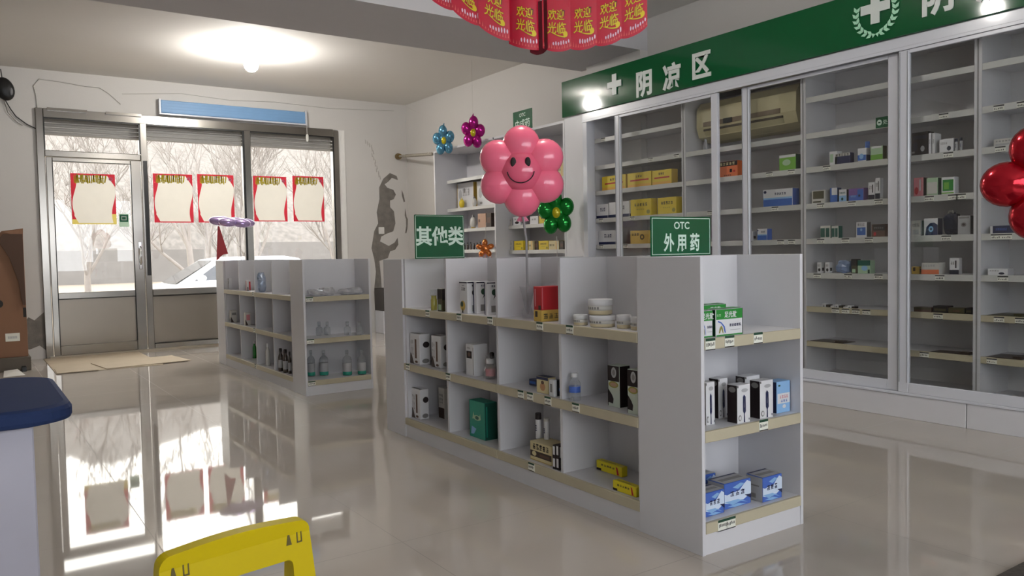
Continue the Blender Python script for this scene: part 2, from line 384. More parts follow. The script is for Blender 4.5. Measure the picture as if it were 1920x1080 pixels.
# parked car
carm = mat('white_car_paint', (228, 228, 228), 0.2, coat=0.5); cgl = mat('car_glass', (58, 62, 66), 0.08)
cr_ = empty('car', (4.6, 15.6, -0.24)); tag(cr_, 'white parked car seen through the window beyond the far gondola', 'car')
b = MB()
low = [(-2.1, 0.3), (-2.12, 0.62), (-1.95, 0.78), (-1.3, 0.92), (1.7, 0.98), (2.1, 0.9), (2.15, 0.35), (1.6, 0.25), (-1.6, 0.22)]
b.prism(low, 0.0, 1.7, 'y')
top = [(-1.35, 0.9), (-0.62, 1.36), (-0.3, 1.41), (0.7, 1.41), (1.0, 1.36), (1.6, 0.95)]
n = len(top); vs = [(p[0], 0.06+(p[1]-0.9)*0.32, p[1]) for p in top]+[(p[0], 1.64-(p[1]-0.9)*0.32, p[1]) for p in top]
b.add(vs, [list(range(n)), list(range(2*n-1, n-1, -1))]+[[i, i+n, (i+1) % n+n, (i+1) % n] for i in range(n)])
b.build('car_body', carm, cr_)
def cwin(pts):
    m_ = MB(); vs = [(p[0], 0.06+(p[1]-0.9)*0.32-0.006, p[1]) for p in pts]; m_.add(vs, [list(range(len(pts)))[::-1]])
    m_.add([(v[0], v[1]+0.004, v[2]) for v in vs], [list(range(len(pts)))]); return m_
cwin([(-1.05, 0.97), (-0.6, 1.28), (-0.42, 1.34), (-0.02, 1.35), (-0.02, 0.98)]).build('side_window', cgl, cr_)
cwin([(0.05, 0.98), (0.05, 1.35), (0.66, 1.34), (0.92, 1.3), (1.3, 1.0)]).build('side_window', cgl, cr_)
MB().add([(-1.36, 0.2, 0.925), (-0.66, 0.3, 1.345), (-0.66, 1.4, 1.345), (-1.36, 1.5, 0.925)], [(0, 1, 2, 3)]).build('windscreen', cgl, cr_)
MB().ellipsoid((-0.95, -0.08, 1.02), ((0.09, 0, 0), (0, 0.07, 0), (0, 0, 0.06))).build('wing_mirror', carm, cr_)
for sx_ in (-1.3, 1.3):
    for sy_ in (-0.01, 1.52):
        w_ = MB(); w_.M = Matrix.Translation((sx_, sy_, 0.31)) @ Matrix.Rotation(-PI/2, 4, 'X')
        w_.lathe([(0.14, 0), (0.3, 0), (0.315, 0.03), (0.315, 0.16), (0.3, 0.19), (0.14, 0.19)]).build('wheel', black, cr_)
# ------------------------------------------------------------------ display gondolas
GH = 1.12
tag_white = mat('price_tag_paper', (226, 226, 214), 0.6); tag_green = mat('price_tag_green', (22, 66, 44), 0.6); ink = mat('dark_ink', (38, 38, 40), 0.6)
pale_tag = mat('price_tag_faint', (206, 204, 196), 0.6)
def price_tag(parent, M_, w=0.05, h=0.04, seed=0):
    rnd = random.Random(seed); m = MB(); m.M = M_
    m.box(-w/2, -h/2, -0.001, w/2, h/2, 0.0012, 0)
    m.box(-w/2, h*0.28, 0.0012, w/2, h/2, 0.0018, 1)
    m.box(-w/2, -h/2, 0.0012, w/2, -h*0.42, 0.0018, 2)
    for k in range(6):
        x = -w*0.4+k*w*0.14; m.box(x, -h*rnd.uniform(0.1, 0.2), 0.0012, x+w*0.07, h*rnd.uniform(0, 0.15), 0.0016, 2)
    m.build('price_tag', [tag_white, tag_green, ink], parent)
def make_gondola(n0, n1, L, label, loc):
    # n0 near end depth, n1 far end depth
    root = empty('display_gondola', loc); tag(root, label, 'shelf unit', 'white open-shelf gondolas')
    yA = n0; yB = L-n1
    for (x0, x1) in ((0, 0.018), (0.582, 0.6)):
        MB().box(x0, 0, 0, x1, yA, GH, 0, 0.001).build('side_panel', lam, root)
        MB().box(x0, yB, 0, x1, L, GH, 0, 0.001).build('side_panel', lam, root)
    MB().box(0.018, yA-0.016, 0.08, 0.582, yA, GH).build('end_panel', lam, root)
    MB().box(0.018, yB, 0.08, 0.582, yB+0.016, GH).build('end_panel', lam, root)
    MB().box(0.293, yA, 0.08, 0.307, yB, GH).build('centre_panel', lam, root)
    bw = (yB-yA)/4
    for k in range(5):
        y = yA+k*bw; y0 = min(max(y-0.009, yA), yB-0.018)
        MB().box(0.014, y0, 0.08, 0.293, y0+0.018, GH).build('divider', lam, root)
        MB().box(0.307, y0, 0.08, 0.586, y0+0.018, GH).build('divider', lam, root)
    for z in (0.815, 0.467, 0.122):
        for (ya, yb) in ((yA, yA+2*bw), (yA+2*bw, yB)):
            for sgn in (0, 1):
                x0, x1 = (0.014, 0.293) if not sgn else (0.307, 0.586)
                s = MB().box(x0, ya+0.001, z-0.018, x1, yb-0.001, z).build('shelf', lam, root)
                lx = (-0.002, 0.014) if not sgn else (0.586, 0.602)
                MB().box(lx[0], ya+0.002, z-0.042, lx[1], yb-0.002, z, 0, 0.002).build('shelf_edge', lip, s)
        for (ya, yb, fy) in ((0.012, yA-0.016, 0), (yB+0.016, L-0.012, 1)):
            s = MB().box(0.018, ya, z-0.018, 0.582, yb, z).build('shelf', lam, root)
            f0, f1 = (-0.003, 0.012) if fy == 0 else (L-0.012, L+0.003)
            MB().box(0.018, f0, z-0.042, 0.582, f1, z, 0, 0.002).build('shelf_edge', lip, s)
    MB().box(0.006, yA, 0, 0.02, yB, 0.08).build('kick_plate', lam, root)
    MB().box(0.58, yA, 0, 0.594, yB, 0.08).build('kick_plate', lam, root)
    MB().box(0.018, 0.004, 0, 0.582, 0.018, 0.08).build('kick_plate', lam, root)
    MB().box(0.018, L-0.018, 0, 0.582, L-0.004, 0.08).build('kick_plate', lam, root)
    return root
ga = make_gondola(0.34, 0.27, 2.75, 'nearer white gondola of open shelves with beige shelf edges and two green signs on top', (2.228, 2.02, 0))
ga.rotation_euler = (0, 0, -0.011)
gb = make_gondola(0.31, 0.3, 2.71, 'farther white gondola of open shelves standing before the shop window', (2.275, 6.33, 0))
for i, (y, z) in enumerate([(4.16, .797), (3.79, .797), (3.47, .797), (3.03, .797), (2.80, .797), (4.44, .449), (3.93, .449), (3.2, .449), (3.12, .449), (2.975, .449), (2.765, .449), (3.12, .104)]):
    price_tag(ga, FX(-0.003, y-2.02, z), seed=i)
for i, (x, z) in enumerate([(0.045, .794), (0.15, .797), (0.315, .797), (0.345, .45), (0.105, .1), (0.15, .1)]):
    price_tag(ga, FY(x, -0.004, z), 0.052, 0.044, seed=20+i)
for i, (x, z) in enumerate([(0.05, .794), (0.05, .447), (0.05, .1)]): price_tag(gb, FY(x, -0.004, z), 0.06, 0.04, seed=30+i)
for i, (y, z) in enumerate([(1.36, .797), (1.36, .449), (0.1+1.26, .104)]): price_tag(gb, FX(-0.003, y, z), 0.04, 0.04, seed=35+i)

# acrylic counter signs standing on the gondolas
def acrylic_sign(name, lines, M_, w, h, label, parent=None):
    m = MB(); m.M = M_
    m.box(-w/2, 0, -0.003, w/2, h, 0.003, 0, 0.002)
    b = 0.006; e = 0.0034
    for (x0, y0, x1, y1) in ((-w/2+b, b, w/2-b, b+.0025), (-w/2+b, h-b-.0025, w/2-b, h-b), (-w/2+b, b, -w/2+b+.0025, h-b), (w/2-b-.0025, b, w/2-b, h-b)):
        m.box(x0, y0, 0.003, x1, y1, e, 1)
    for (t, cy, sz, sx, bold) in lines:
        m.text(t, Matrix.Translation((0, cy, 0.0036)), 1, sz, bold, sx)
    m.box(-w/2-0.004, -0.001, -0.03, w/2+0.004, 0.003, 0.002, 2)
    o = m.build(name, [green_sign, sign_white, glass('clear_glass')]); return tag(o, label, 'sign', 'green hanging category signs')
acrylic_sign('counter_sign', [('OTC', 0.128, 0.042, 1.05, 0.022), ('外 用 药', 0.056, 0.078, 0.78, 0.028)], FY(2.51, 2.38, GH+0.001), 0.36, 0.165, 'green sign reading OTC and three Chinese characters on the near gondola')
acrylic_sign('counter_sign', [('其他类', 0.135, 0.118, 0.92, 0.03)], FY(2.366, 4.2, GH+0.001), 0.34, 0.262, 'green sign with three large white characters at the far end of the near gondola')

# ------------------------------------------------------------------ glass cabinet along the right wall
cab = empty('glass_cabinet', (5.09, 0, 0)); tag(cab, 'long white glass cabinet with sliding doors along the right wall', 'cabinet')
CX = 0.0
def cb(name, mb, m, par=None): return mb.build(name, m, par or cab)
Y0, Y1 = -0.6, 6.41
for (a, b_) in ((2.46, 6.41), (Y0, 2.455)): cb('plinth', MB().box(0.004, a, 0, 0.48, b_, 0.155, 0, 0.002), lam)
cb('bottom_rail', MB().box(-0.005, Y0, 0.155, 0.1, 6.125, 0.172, 0, 0.003), alu)
tr_ = MB().box(-0.006, Y0, 2.425, 0.1, 6.125, 2.5, 0, 0.004).box(-0.012, Y0, 2.41, -0.004, 6.125, 2.432, 0, 0.002)
cb('top_rail', tr_, alu)
cb('jamb', MB().box(-0.005, 6.06, 0.155, 0.1, 6.125, 2.5, 0, 0.004), alu)
cb('end_filler', MB().box(0.0, 6.125, 0.155, 0.03, 6.41, 2.5), lam)
cb('end_side', MB().box(0.03, 6.39, 0.0, 0.5, 6.41, 2.5), lam)
cb('back_panel', MB().box(0.485, Y0, 0.155, 0.497, 6.39, 2.5), mat('cabinet_back', (212, 210, 210), 0.6, var=0.03))
cb('top_board', MB().box(0.1, Y0, 2.47, 0.485, 6.39, 2.495), lam)
DIV = [6.12, 4.895, 3.695, 2.45, 1.22, 0.0]
for i, y in enumerate(DIV):
    dv = cb('divider', MB().box(0.11, y-0.022, 0.155, 0.485, y+0.022, 2.47), lam)
    MB().box(0.107, y-0.004, 0.2, 0.1115, y+0.004, 2.46).build('groove', mat('groove_grey', (140, 138, 138), 0.6), dv)
ZS = [2.25, 1.985, 1.735, 1.465, 1.205, .95, .70, .44, .19]
shl = mat('shelf_lip_white', (196, 196, 192), 0.35)
for i in range(5):
    ya, yb = DIV[i+1]+0.022, DIV[i]-0.022
    for z in ZS:
        if i == 1 and z == 2.25: continue
        s = cb('shelf', MB().box(0.125, ya, z-0.016, 0.485, yb, z), lam)
        MB().box(0.113, ya, z-0.04, 0.1245, yb, z+0.002, 0, 0.002).build('shelf_edge', shl if z > 0.8 else lip, s)
def ctag(y, z, k): 
    m = MB(); m.M = FX(0.1122, y, z-0.02); rnd = random.Random(k)
    m.box(-0.03, -0.019, -0.0005, 0.03, 0.017, 0.0008, 0).box(-0.03, 0.009, 0.0008, 0.03, 0.017, 0.0012, 1).box(-0.03, -0.019, 0.0008, 0.03, -0.016, 0.0012, 1)
    for j in range(5): m.box(-0.025+j*0.01, -0.008, 0.0008, -0.02+j*0.01, -0.008+rnd.uniform(0.004, 0.012), 0.0012, 1)
    m.build('price_tag', [tag_white, ink], cab)
rnd0 = random.Random(11)
for i, (y, z) in enumerate([(6.0, 1.465), (5.55, 1.465), (6.0, 1.205), (5.65, 1.205), (5.95, 2.25), (5.3, 1.985), (4.98, 1.985), (4.0, 1.735), (3.8, 1.735), (4.6, 1.465), (3.95, 1.465), (4.2, 1.205), (3.9, 1.205), (3.8, 1.205),
        (3.5, 1.735), (3.55, 1.465), (3.3, 1.465), (3.1, 1.465), (3.55, 1.205), (3.35, 1.205), (3.17, 1.205), (3.58, .95), (3.33, .95), (3.1, .95), (3.35, .70), (3.27, .70), (3.19, .70), (3.43, .70),
        (2.66, 1.985), (2.63, 1.735), (2.75, 1.465), (2.6, 1.465), (2.55, 1.465), (2.64, 1.205), (2.68, .95), (2.69, .70), (2.78, .44), (2.33, 1.985), (2.2, 1.985), (2.32, 1.735), (2.34, 1.205), (2.28, 1.205), (2.3, .95), (2.32, .70), (2.2, .70), (2.36, .44)]): ctag(y, z, i)
cg = glass('cabinet_glass', (0.955, 0.96, 0.955), ior=1.5, minr=0.05)
def sliding_door(ya, yb, tr, sw=0.07):
    d_ = cb('sliding_door', MB().box(tr, yb-sw, 0.172, tr+0.03, yb, 2.41, 0, 0.004).box(tr, ya, 0.172, tr+0.03, ya+sw, 2.41, 0, 0.004)
            .box(tr, ya+sw, 0.172, tr+0.03, yb-sw, 0.24, 0, 0.003).box(tr, ya+sw, 2.385, tr+0.03, yb-sw, 2.41, 0, 0.003), alu)
    MB().box(tr+0.012, ya+sw, 0.24, tr+0.018, yb-sw, 2.385).build('door_glass', cg, d_)
    MB().box(tr-0.004, yb-sw+0.006, 0.24, tr, yb-sw+0.012, 2.4).box(tr-0.004, yb-0.012, 0.24, tr, yb-0.006, 2.4).build('stile_bead', mat('bead_grey', (150, 152, 156), 0.3), d_)
sliding_door(4.416, 5.657, -0.002); sliding_door(2.92, 4.205, 0.036); sliding_door(1.62, 2.895, -0.002); sliding_door(0.3, 1.66, 0.036)
# green fascia
fas = empty('fascia_sign', (5.06, 0, 2.5)); tag(fas, 'long green fascia board with white cross, wreath and Chinese characters above the glass cabinet', 'sign')
MB().box(0, Y0, 0.001, 0.03, 6.41, 0.356, 0, 0.002).build('board', green_board, fas)
ltr = mat('raised_lettering', (206, 214, 208), 0.35)
def fas_text(body, y, z, size, bold=0.034, sx=0.92):
    m = MB(); m.M = FX(-0.004, y, z-2.5)
    m.text(body, Matrix.Identity(4), 0, size, bold, sx); o = m.build('character', ltr, fas)
    md = o.modifiers.new('thick', 'SOLIDIFY'); md.thickness = 0.006; md.offset = 0
def cross(y, z, s):
    t = s*0.3; m = MB(); m.M = FX(-0.006, y, z-2.5)
    m.prism([(-t/2, -s/2), (t/2, -s/2), (t/2, -t/2), (s/2, -t/2), (s/2, t/2), (t/2, t/2), (t/2, s/2), (-t/2, s/2), (-t/2, t/2), (-s/2, t/2), (-s/2, -t/2), (-t/2, -t/2)], 0, 0.006, 'z')
    m.build('cross', ltr, fas)
cross(5.61, 2.69, 0.19); fas_text('阴', 5.222, 2.625, 0.235); fas_text('凉', 4.885, 2.625, 0.235); fas_text('区', 4.55, 2.655, 0.235)
cross(3.035, 2.722, 0.205); fas_text('阴', 2.625, 2.69, 0.235); fas_text('凉', 2.29, 2.69, 0.235); fas_text('区', 1.955, 2.7, 0.235); cross(0.9, 2.722, 0.205)
wr = MB(); wr.M = FX(-0.005, 3.035, 0.195)
for sgn in (-1, 1):
    for k in range(7):
        a = math.radians(-80+k*15); x = sgn*math.cos(a)*0.138; y = math.sin(a)*0.145; t = math.radians(-80+k*15+90)
        for side in (-1, 1):
            an = t+side*0.55; c_, s_ = math.cos(an), math.sin(an); L_ = 0.045; W_ = 0.011
            pl_ = [(0, 0), (L_*0.45, W_), (L_, 0), (L_*0.45, -W_)]
            pp = [(x+sgn*(p[0]*c_-p[1]*s_), y+p[0]*s_+p[1]*c_) for p in pl_]
            wr.prism(pp if sgn > 0 else pp[::-1], 0, 0.004, 'z')
for sgn in (-1, 1): wr.prism([(0, -0.145), (sgn*0.025, -0.135), (sgn*0.018, -0.165)], 0, 0.004, 'z')
wr.build('wreath', mat('wreath_mint', (170, 224, 190), 0.4), fas)
# small green plate inside the cabinet
gp = MB(); gp.M = FX(5.2005, 3.075, 1.986)
gp.box(-0.045, -0.036, -0.001, 0.045, 0.036, 0.001, 0)
gp.prism([(-0.018+0.018*math.cos(a*PI/8), 0.02*math.sin(a*PI/8)) for a in range(16)], 0.001, 0.0016, 'z', 1)
gp.box(-0.026, -0.004, 0.0016, -0.01, 0.004, 0.002, 0).text('处', Matrix.Translation((0.024, 0, 0.0016)), 1, 0.035, 0.01)
tag(gp.build('shelf_plate', [green_sign, sign_white]), 'small green plate with a white oval on a shelf edge inside the glass cabinet', 'sign')

# air conditioner inside the cabinet bay
ac = empty('air_conditioner', (5.3, 4.315, 2.07)); tag(ac, 'cream wall-mounted air conditioner behind the cabinet glass', 'air conditioner')
cream = mat('aged_cream_plastic', (192, 184, 148), 0.4)
prof = [(0.265, 0.0), (0.13, 0.0), (0.03, 0.035), (0.0, 0.12), (0.005, 0.27), (0.05, 0.33), (0.265, 0.34)]
m = MB(); m.prism([(p[0]-0.02, p[1]) for p in prof], -0.5, 0.5, 'y'); m.build('casing', cream, ac)
m = MB(); m.box(-0.026, -0.36, 0.12, -0.017, 0.42, 0.158, 0); m.build('vent_strip', mat('ac_strip', (120, 104, 84), 0.5), ac)
m = MB(); m.box(-0.03, 0.11, 0.118, -0.024, 0.2, 0.16, 0, 0.001); m.build('display', black, ac)
m = MB(); m.add([(-0.018, -0.38, 0.085), (-0.018, 0.42, 0.085), (0.012, 0.42, 0.034), (0.012, -0.38, 0.034)], [(0, 1, 2, 3)]); m.box(-0.022, -0.38, 0.082, -0.01, 0.42, 0.1, 1)
m.build('louver', [mat('louver_cream', (176, 168, 134), 0.4), mat('louver_gap', (70, 62, 50), 0.6)], ac)
m = MB().tube([(0.2, 0.5, 0.2), (0.12, 0.53, 0.05), (0.08, 0.5, -0.06)], 0.012); m.build('pipe', alu, ac)
m = MB().tube([(0.1, 0.54, 0.22), (0.02, 0.42, -0.07)], 0.011); m.build('pipe', alu, ac)

# ------------------------------------------------------------------ far wall unit
wu = empty('wall_shelf_unit', (5.09, 0, 0)); tag(wu, 'tall white open shelf unit on the right wall beyond the glass cabinet', 'shelf unit')
for y in (9.14, 7.73): MB().box(0, y-0.012, 0, 0.5, y+0.012, 2.48).build('upright', lam, wu)
MB().box(0, 6.415, 0, 0.5, 6.44, 2.48).build('upright', lam, wu)
MB().box(0, 6.44, 2.455, 0.5, 9.128, 2.48).build('top_board', lam, wu)
MB().box(0.488, 6.44, 0, 0.5, 9.128, 2.455).build('back_panel', lam, wu)
MB().box(0.002, 6.44, 0, 0.016, 7.718, 0.55).build('base_door', lam, wu); MB().box(0.002, 7.742, 0, 0.016, 9.128, 0.55).build('base_door', lam, wu)
for (ya, yb, zs) in ((7.742, 9.128, (2.10, 1.73, 1.46, 1.193, 0.93, 0.66)), (6.44, 7.718, (2.2, 1.945, 1.70, 1.46, 1.17, 0.9, 0.63))):
    for z in zs:
        s = MB().box(0.185, ya+0.02, z-0.016, 0.488, yb, z).build('shelf', lam, wu)
        MB().box(0.178, ya+0.02, z-0.04, 0.185, yb, z+0.001).build('shelf_edge', shl, s)
# header sign on the wall unit
m = MB(); m.M = FX(5.11, 7.17, 2.4805)
m.box(-0.18, 0, -0.003, 0.18, 0.22, 0.003, 0, 0.002).text('OTC', Matrix.Translation((0, 0.17, 0.0036)), 1, 0.055, 0.015).text('中成药', Matrix.Translation((0, 0.075, 0.0036)), 1, 0.1, 0.012, 0.95)
tag(m.build('header_sign', [green_sign, sign_white]), 'small green sign with OTC lettering on top of the far wall shelf unit', 'sign', 'green hanging category signs')
# threaded hose from the wall to the unit
m = MB(); pa = Vector((5.44, 10.86, 2.62)); pb = Vector((5.12, 9.22, 2.455)); pts = []; rs = []
for i in range(121):
    t = i/120; pts.append(pa.lerp(pb, t)); rs.append(0.02 if t < 0.25 else 0.017+0.008*math.sin(i*1.1))
m.tube(pts, rs, 10); hs = m.build('hose', mat('hose_grey', (150, 144, 132), 0.5))
MB().tube([pa+Vector((0, 0.03, 0)), pa, pa+(pb-pa)*0.05], [0.045, 0.05, 0.036], 12).build('cap', mat('brass', (132, 108, 60), 0.35, 0.8), hs)
tag(hs, 'ribbed hose with a brass cap running from the wall corner to the far shelf unit', 'hose')

# ------------------------------------------------------------------ posters on the shopfront glass
def poster(x0, x1, z0, z1, y, label, flip=False):
    w = x1-x0; h = z1-z0; m = MB(); m.M = FY(x0, y, z0)
    e = 0.0006; N = 26; hb = 0.022*h; ht = 0.965*h
    def xl_(t): return w*(0.075+0.055*math.sin(t*PI*2.1+0.7)) if t < 0.8 else w*(0.03+0.13*(t-0.8)*5)
    def xr_(t): return w*(1-0.05-0.05*math.sin(t*PI*2.1+0.3)-max(0, t-0.75)*0.5)
    for k in range(N):
        y0 = hb+(ht-hb)*k/N; y1 = hb+(ht-hb)*(k+1)/N; a0, a1 = xl_(1-y0/h), xl_(1-y1/h); b0, b1 = xr_(y0/h), xr_(y1/h)
        red = 2 if (flip and y0 < h*0.2) else 1
        m.add([(0, y0, 0), (a0, y0, 0), (a1, y1, 0), (0, y1, 0)], [(0, 1, 2, 3)], 1 if k > 1 or not flip else 2)
        m.add([(a0, y0, 0), (b0, y0, 0), (b1, y1, 0), (a1, y1, 0)], [(0, 1, 2, 3)], 0)
        m.add([(b0, y0, 0), (w, y0, 0), (w, y1, 0), (b1, y1, 0)], [(0, 1, 2, 3)], red)
    m.add([(0, 0, 0), (w, 0, 0), (w, hb, 0), (0, hb, 0)], [(0, 1, 2, 3)], 2 if flip else 1)
    m.add([(0, ht, 0), (w, ht, 0), (w, h, 0), (0, h, 0)], [(0, 1, 2, 3)], 1)
    rnd = random.Random(3)
    x = w*0.07
    while x < w*0.78:
        ww = w*rnd.uniform(0.018, 0.034); a = h*rnd.uniform(0.80, 0.83); b_ = h*rnd.uniform(0.955, 0.985); sk = w*rnd.uniform(-0.03, 0.03)
        m.prism([(x, a), (x+ww, a), (x+ww+sk, b_), (x+sk, b_)], 0, e*1.8, 'z', 3); x += ww*1.25
    for k in range(9):
        a = h*rnd.uniform(0.82, 0.95); xx = w*(0.1+0.072*k); m.prism([(xx, a), (xx+w*0.07, a+h*rnd.uniform(-.02, .02)), (xx+w*0.07, a+h*0.02), (xx, a+h*0.018)], 0, e*2, 'z', 3)
    for k in range(7):
        an = k*0.9; m.prism([(w*0.9+w*0.035*math.cos(an)+w*0.016*math.cos(j*PI/3), h*0.905+w*0.035*math.sin(an)+w*0.016*math.sin(j*PI/3)) for j in range(6)], 0, e*1.6, 'z', 4)
    o = m.build('poster', [paper('poster_paper', (226, 222, 212), 0.15), paper('poster_red', (190, 38, 56), 0.17), paper('poster_gold', (214, 196, 104), 0.15), paper('poster_yellow', (212, 192, 24), 0.5), paper('poster_lilac', (190, 130, 160), 0.4)])
    return tag(o, label, 'poster', 'red-bordered posters')
poster(1.095, 1.577, 1.59, 2.20, 10.875, 'red-bordered poster on the glass of the door', True)
poster(2.02, 2.495, 1.617, 2.238, 10.925, 'leftmost red-bordered poster on the first window pane')
poster(2.556, 3.02, 1.62, 2.25, 10.925, 'red-bordered poster just left of the window mullion')
poster(3.28, 3.74, 1.638, 2.255, 10.925, 'red-bordered poster just right of the window mullion')
poster(3.826, 4.277, 1.64, 2.275, 10.925, 'rightmost red-bordered poster by the window jamb')
m = MB(); m.M = FY(1.66, 10.875, 1.64)
m.box(-0.055, -0.08, -0.0005, 0.055, 0.08, 0, 0).box(-0.048, -0.02, 0, 0.048, 0.07, 0.0006, 1).box(-0.03, 0.0, 0.0006, 0.03, 0.05, 0.0012, 0).box(-0.02, 0.01, 0.0012, 0.02, 0.04, 0.0018, 1)
tag(m.build('door_sticker', [paper('sticker_pale', (196, 214, 200), 0.4), paper('sticker_green', (40, 112, 82), 0.3)]), 'small green and pale sticker beside the poster on the door glass', 'sticker')

# blue blind above the window
bl = empty('rolled_blind', (2.105, 10.82, 2.97)); tag(bl, 'pale blue rolled blind mounted above the shop window', 'blind')
m = MB(); m.box(0.02, 0.0, 0.02, 1.9, 0.05, 0.185, 0, 0.01)
for k in range(4): m.box(0.02, -0.004, 0.04+k*0.036, 1.9, 0.0, 0.046+k*0.036, 0)
m.build('slats', mat('blind_blue', (116, 156, 196), 0.5), bl)
m = MB().box(0.0, -0.01, 0.0, 1.92, 0.055, 0.02, 0, 0.004); m.build('bottom_bar', alu, bl)
for x in (0.0, 1.895): MB().box(x, -0.012, 0.02, x+0.022, 0.06, 0.2, 0, 0.004).build('bracket', alu, bl)
m = MB().tube([(1.91, 0.0, 0.03), (1.915, 0.0, -0.12)], 0.003, 6).lathe([(0.012, 0), (0.02, 0.02), (0.02, 0.08), (0.01, 0.1)], (1.915, 0, -0.22), 12)
m.build('pull_cord', mat('cord_white', (225, 224, 218), 0.5), bl)

# black alarm device with leads
dv = empty('alarm_device', (0.47, 10.85, 3.13)); tag(dv, 'round black device with short antenna and leads, high on the wall left of the door', 'device')
MB().ellipsoid((0, 0.0, 0), ((0.095, 0, 0.02), (0, 0.05, 0), (-0.03, 0, 0.13))).build('casing', black, dv)
MB().ellipsoid((0.06, -0.035, -0.03), ((0.02, 0, 0), (0, 0.02, 0), (0, 0, 0.045))).build('lens', mat('lens_grey', (120, 120, 122), 0.2), dv)
MB().tube([(-0.02, 0, 0.12), (-0.03, 0.0, 0.22)], 0.005, 6).build('antenna', black, dv)
MB().tube([(0.0, 0.02, -0.12), (0.05, 0.03, -0.22), (0.1, 0.03, -0.3), (0.2, 0.03, -0.38), (0.3, 0.03, -0.43)], 0.006, 6).build('lead', ink, dv)
MB().tube([(-0.01, 0.02, -0.12), (0.02, 0.03, -0.26), (0.1, 0.035, -0.36), (0.16, 0.035, -0.4)], 0.004, 6).build('lead', mat('lead_grey', (120, 116, 110), 0.6), dv)
m = MB().tube([(0.79, 10.89, 2.95), (0.78, 10.892, 3.1), (0.76, 10.892, 3.2), (0.82, 10.892, 3.285), (1.0, 10.892, 3.28), (1.3, 10.892, 3.25), (1.45, 10.892, 3.25), (1.55, 10.892, 3.19), (1.68, 10.892, 3.07)], 0.006, 6)
tag(m.build('wall_cable', mat('painted_cable', (190, 187, 182), 0.7)), 'thin painted-over cable running along the wall above the door', 'cable')
m = MB().tube([(1.7, 10.893, 3.2), (2.4, 10.893, 3.27), (3.0, 10.893, 3.24), (3.6, 10.893, 3.27), (4.4, 10.893, 3.25), (5.4, 10.893, 3.3)], 0.005, 6)
tag(m.build('wall_cable', MATS['painted_cable']), 'long painted-over cable along the top of the wall above the blue blind', 'cable')
m = MB().box(5.1, 10.885, 1.46, 5.19, 10.9, 1.56, 0, 0.004)
tag(m.build('wall_socket', mat('socket_white', (220, 218, 214), 0.4)), 'square white wall socket on the bare cement patch', 'socket')
m = MB().box(5.0, 10.6, 0.0, 5.3, 10.88, 0.33, 0, 0.004).box(5.0, 10.6, 0.33, 5.3, 10.88, 0.66, 1, 0.004)
tag(m.build('wall_base_box', [alu, mat('dark_box', (64, 60, 58), 0.6)]), 'dark box on a white box at the foot of the wall, seen between the gondolas', 'box')

# ------------------------------------------------------------------ lamps
def bulb(x, y, label, on, mname):
    r = empty('ceiling_bulb', (x, y, H)); tag(r, label, 'lamp', 'bare ceiling bulbs')
    MB().lathe([(0.0, -0.001), (0.068, -0.001), (0.07, -0.008), (0.055, -0.016), (0.026, -0.022), (0.024, -0.07), (0.03, -0.075)], seg=24).build('holder', mat('holder_grey', (150, 148, 146), 0.4), r)
    pr = [(0.001, -0.245)]+[(0.075*math.sin(t), -0.17-0.075*math.cos(t)) for t in [0.3, 0.6, 0.9, 1.2, 1.5, 1.8, 2.1, 2.35]]+[(0.042, -0.1), (0.034, -0.075)]
    e = mat(mname, (255, 251, 245), 0.3, emit=on)
    MB().lathe(pr, seg=24).build('bulb', e, r)
bulb(2.654, 8.764, 'lit bare bulb on the ceiling above the far gondola', LAMP, 'lit_bulb')
bulb(2.5, 3.47, 'lit bare bulb on the ceiling above the near gondola', LAMP*0.42, 'weaker_lit_bulb')

# ------------------------------------------------------------------ left side: carton, counter, cardboard, mat, floor sign
kraft = mat('brown_cardboard', (134, 98, 74), 0.8, var=0.06, scale=3)
ct = empty('cardboard_carton', (0.1, 9.9, 0.145)); tag(ct, 'tall brown cardboard carton standing left of the shop door', 'carton')
m = MB().box(-0.35, 0.0, 0, 0.43, 0.6, 1.27, 0, 0.004); m.build('body', kraft, ct)
m = MB(); m.add([(0.18, -0.003, 1.262), (0.43, 0.0, 1.262), (0.435, 0.02, 1.36), (0.24, -0.02, 1.33)], [(0, 1, 2, 3)]); m.add([(0.18, 0.003, 1.262), (0.43, 0.006, 1.262), (0.435, 0.026, 1.36), (0.24, -0.014, 1.33)], [(3, 2, 1, 0)])
m.build('flap', kraft, ct)
m = MB(); m.prism([(0.2, 1.24), (0.3, 1.05), (0.37, 0.8), (0.4, 0.55), (0.425, 0.55), (0.425, 1.3), (0.25, 1.3)], -0.03, -0.002, 'y'); m.build('flap', mat('dark_cardboard', (84, 62, 50), 0.85), ct)
m = MB().box(-0.35, -0.003, 1.262, 0.2, 0.0, 1.285); m.build('top_edge', mat('pale_cardboard', (206, 196, 182), 0.8), ct)
m = MB(); m.M = FY(0.295, -0.001, 0.21); m.box(-0.065, -0.04, -0.001, 0.065, 0.045, 0.001, 0, 0.0005)
for k in range(12): m.box(-0.042+k*0.007, -0.012, 0.001, -0.0385+k*0.007, 0.014, 0.0014, 1)
m.build('shipping_label', [tag_white, mat('label_ink', (150, 150, 154), 0.6)], ct)
MB().box(0.4, -0.002, 0.42, 0.428, 0.0, 0.52).build('hand_hole', grout_dark, ct)
MB().ellipsoid((0.19, -0.001, 0.57), ((0.035, 0, 0), (0, 0.002, 0), (0, 0, 0.04))).build('hand_hole', grout_dark, ct)
tag(MB().box(-0.4, 9.85, 0.0, 0.55, 10.6, 0.144, 0, 0.006).build('low_plinth', mat('plinth_dark', (92, 84, 74), 0.7)), 'low dark plinth under the cardboard carton', 'plinth')
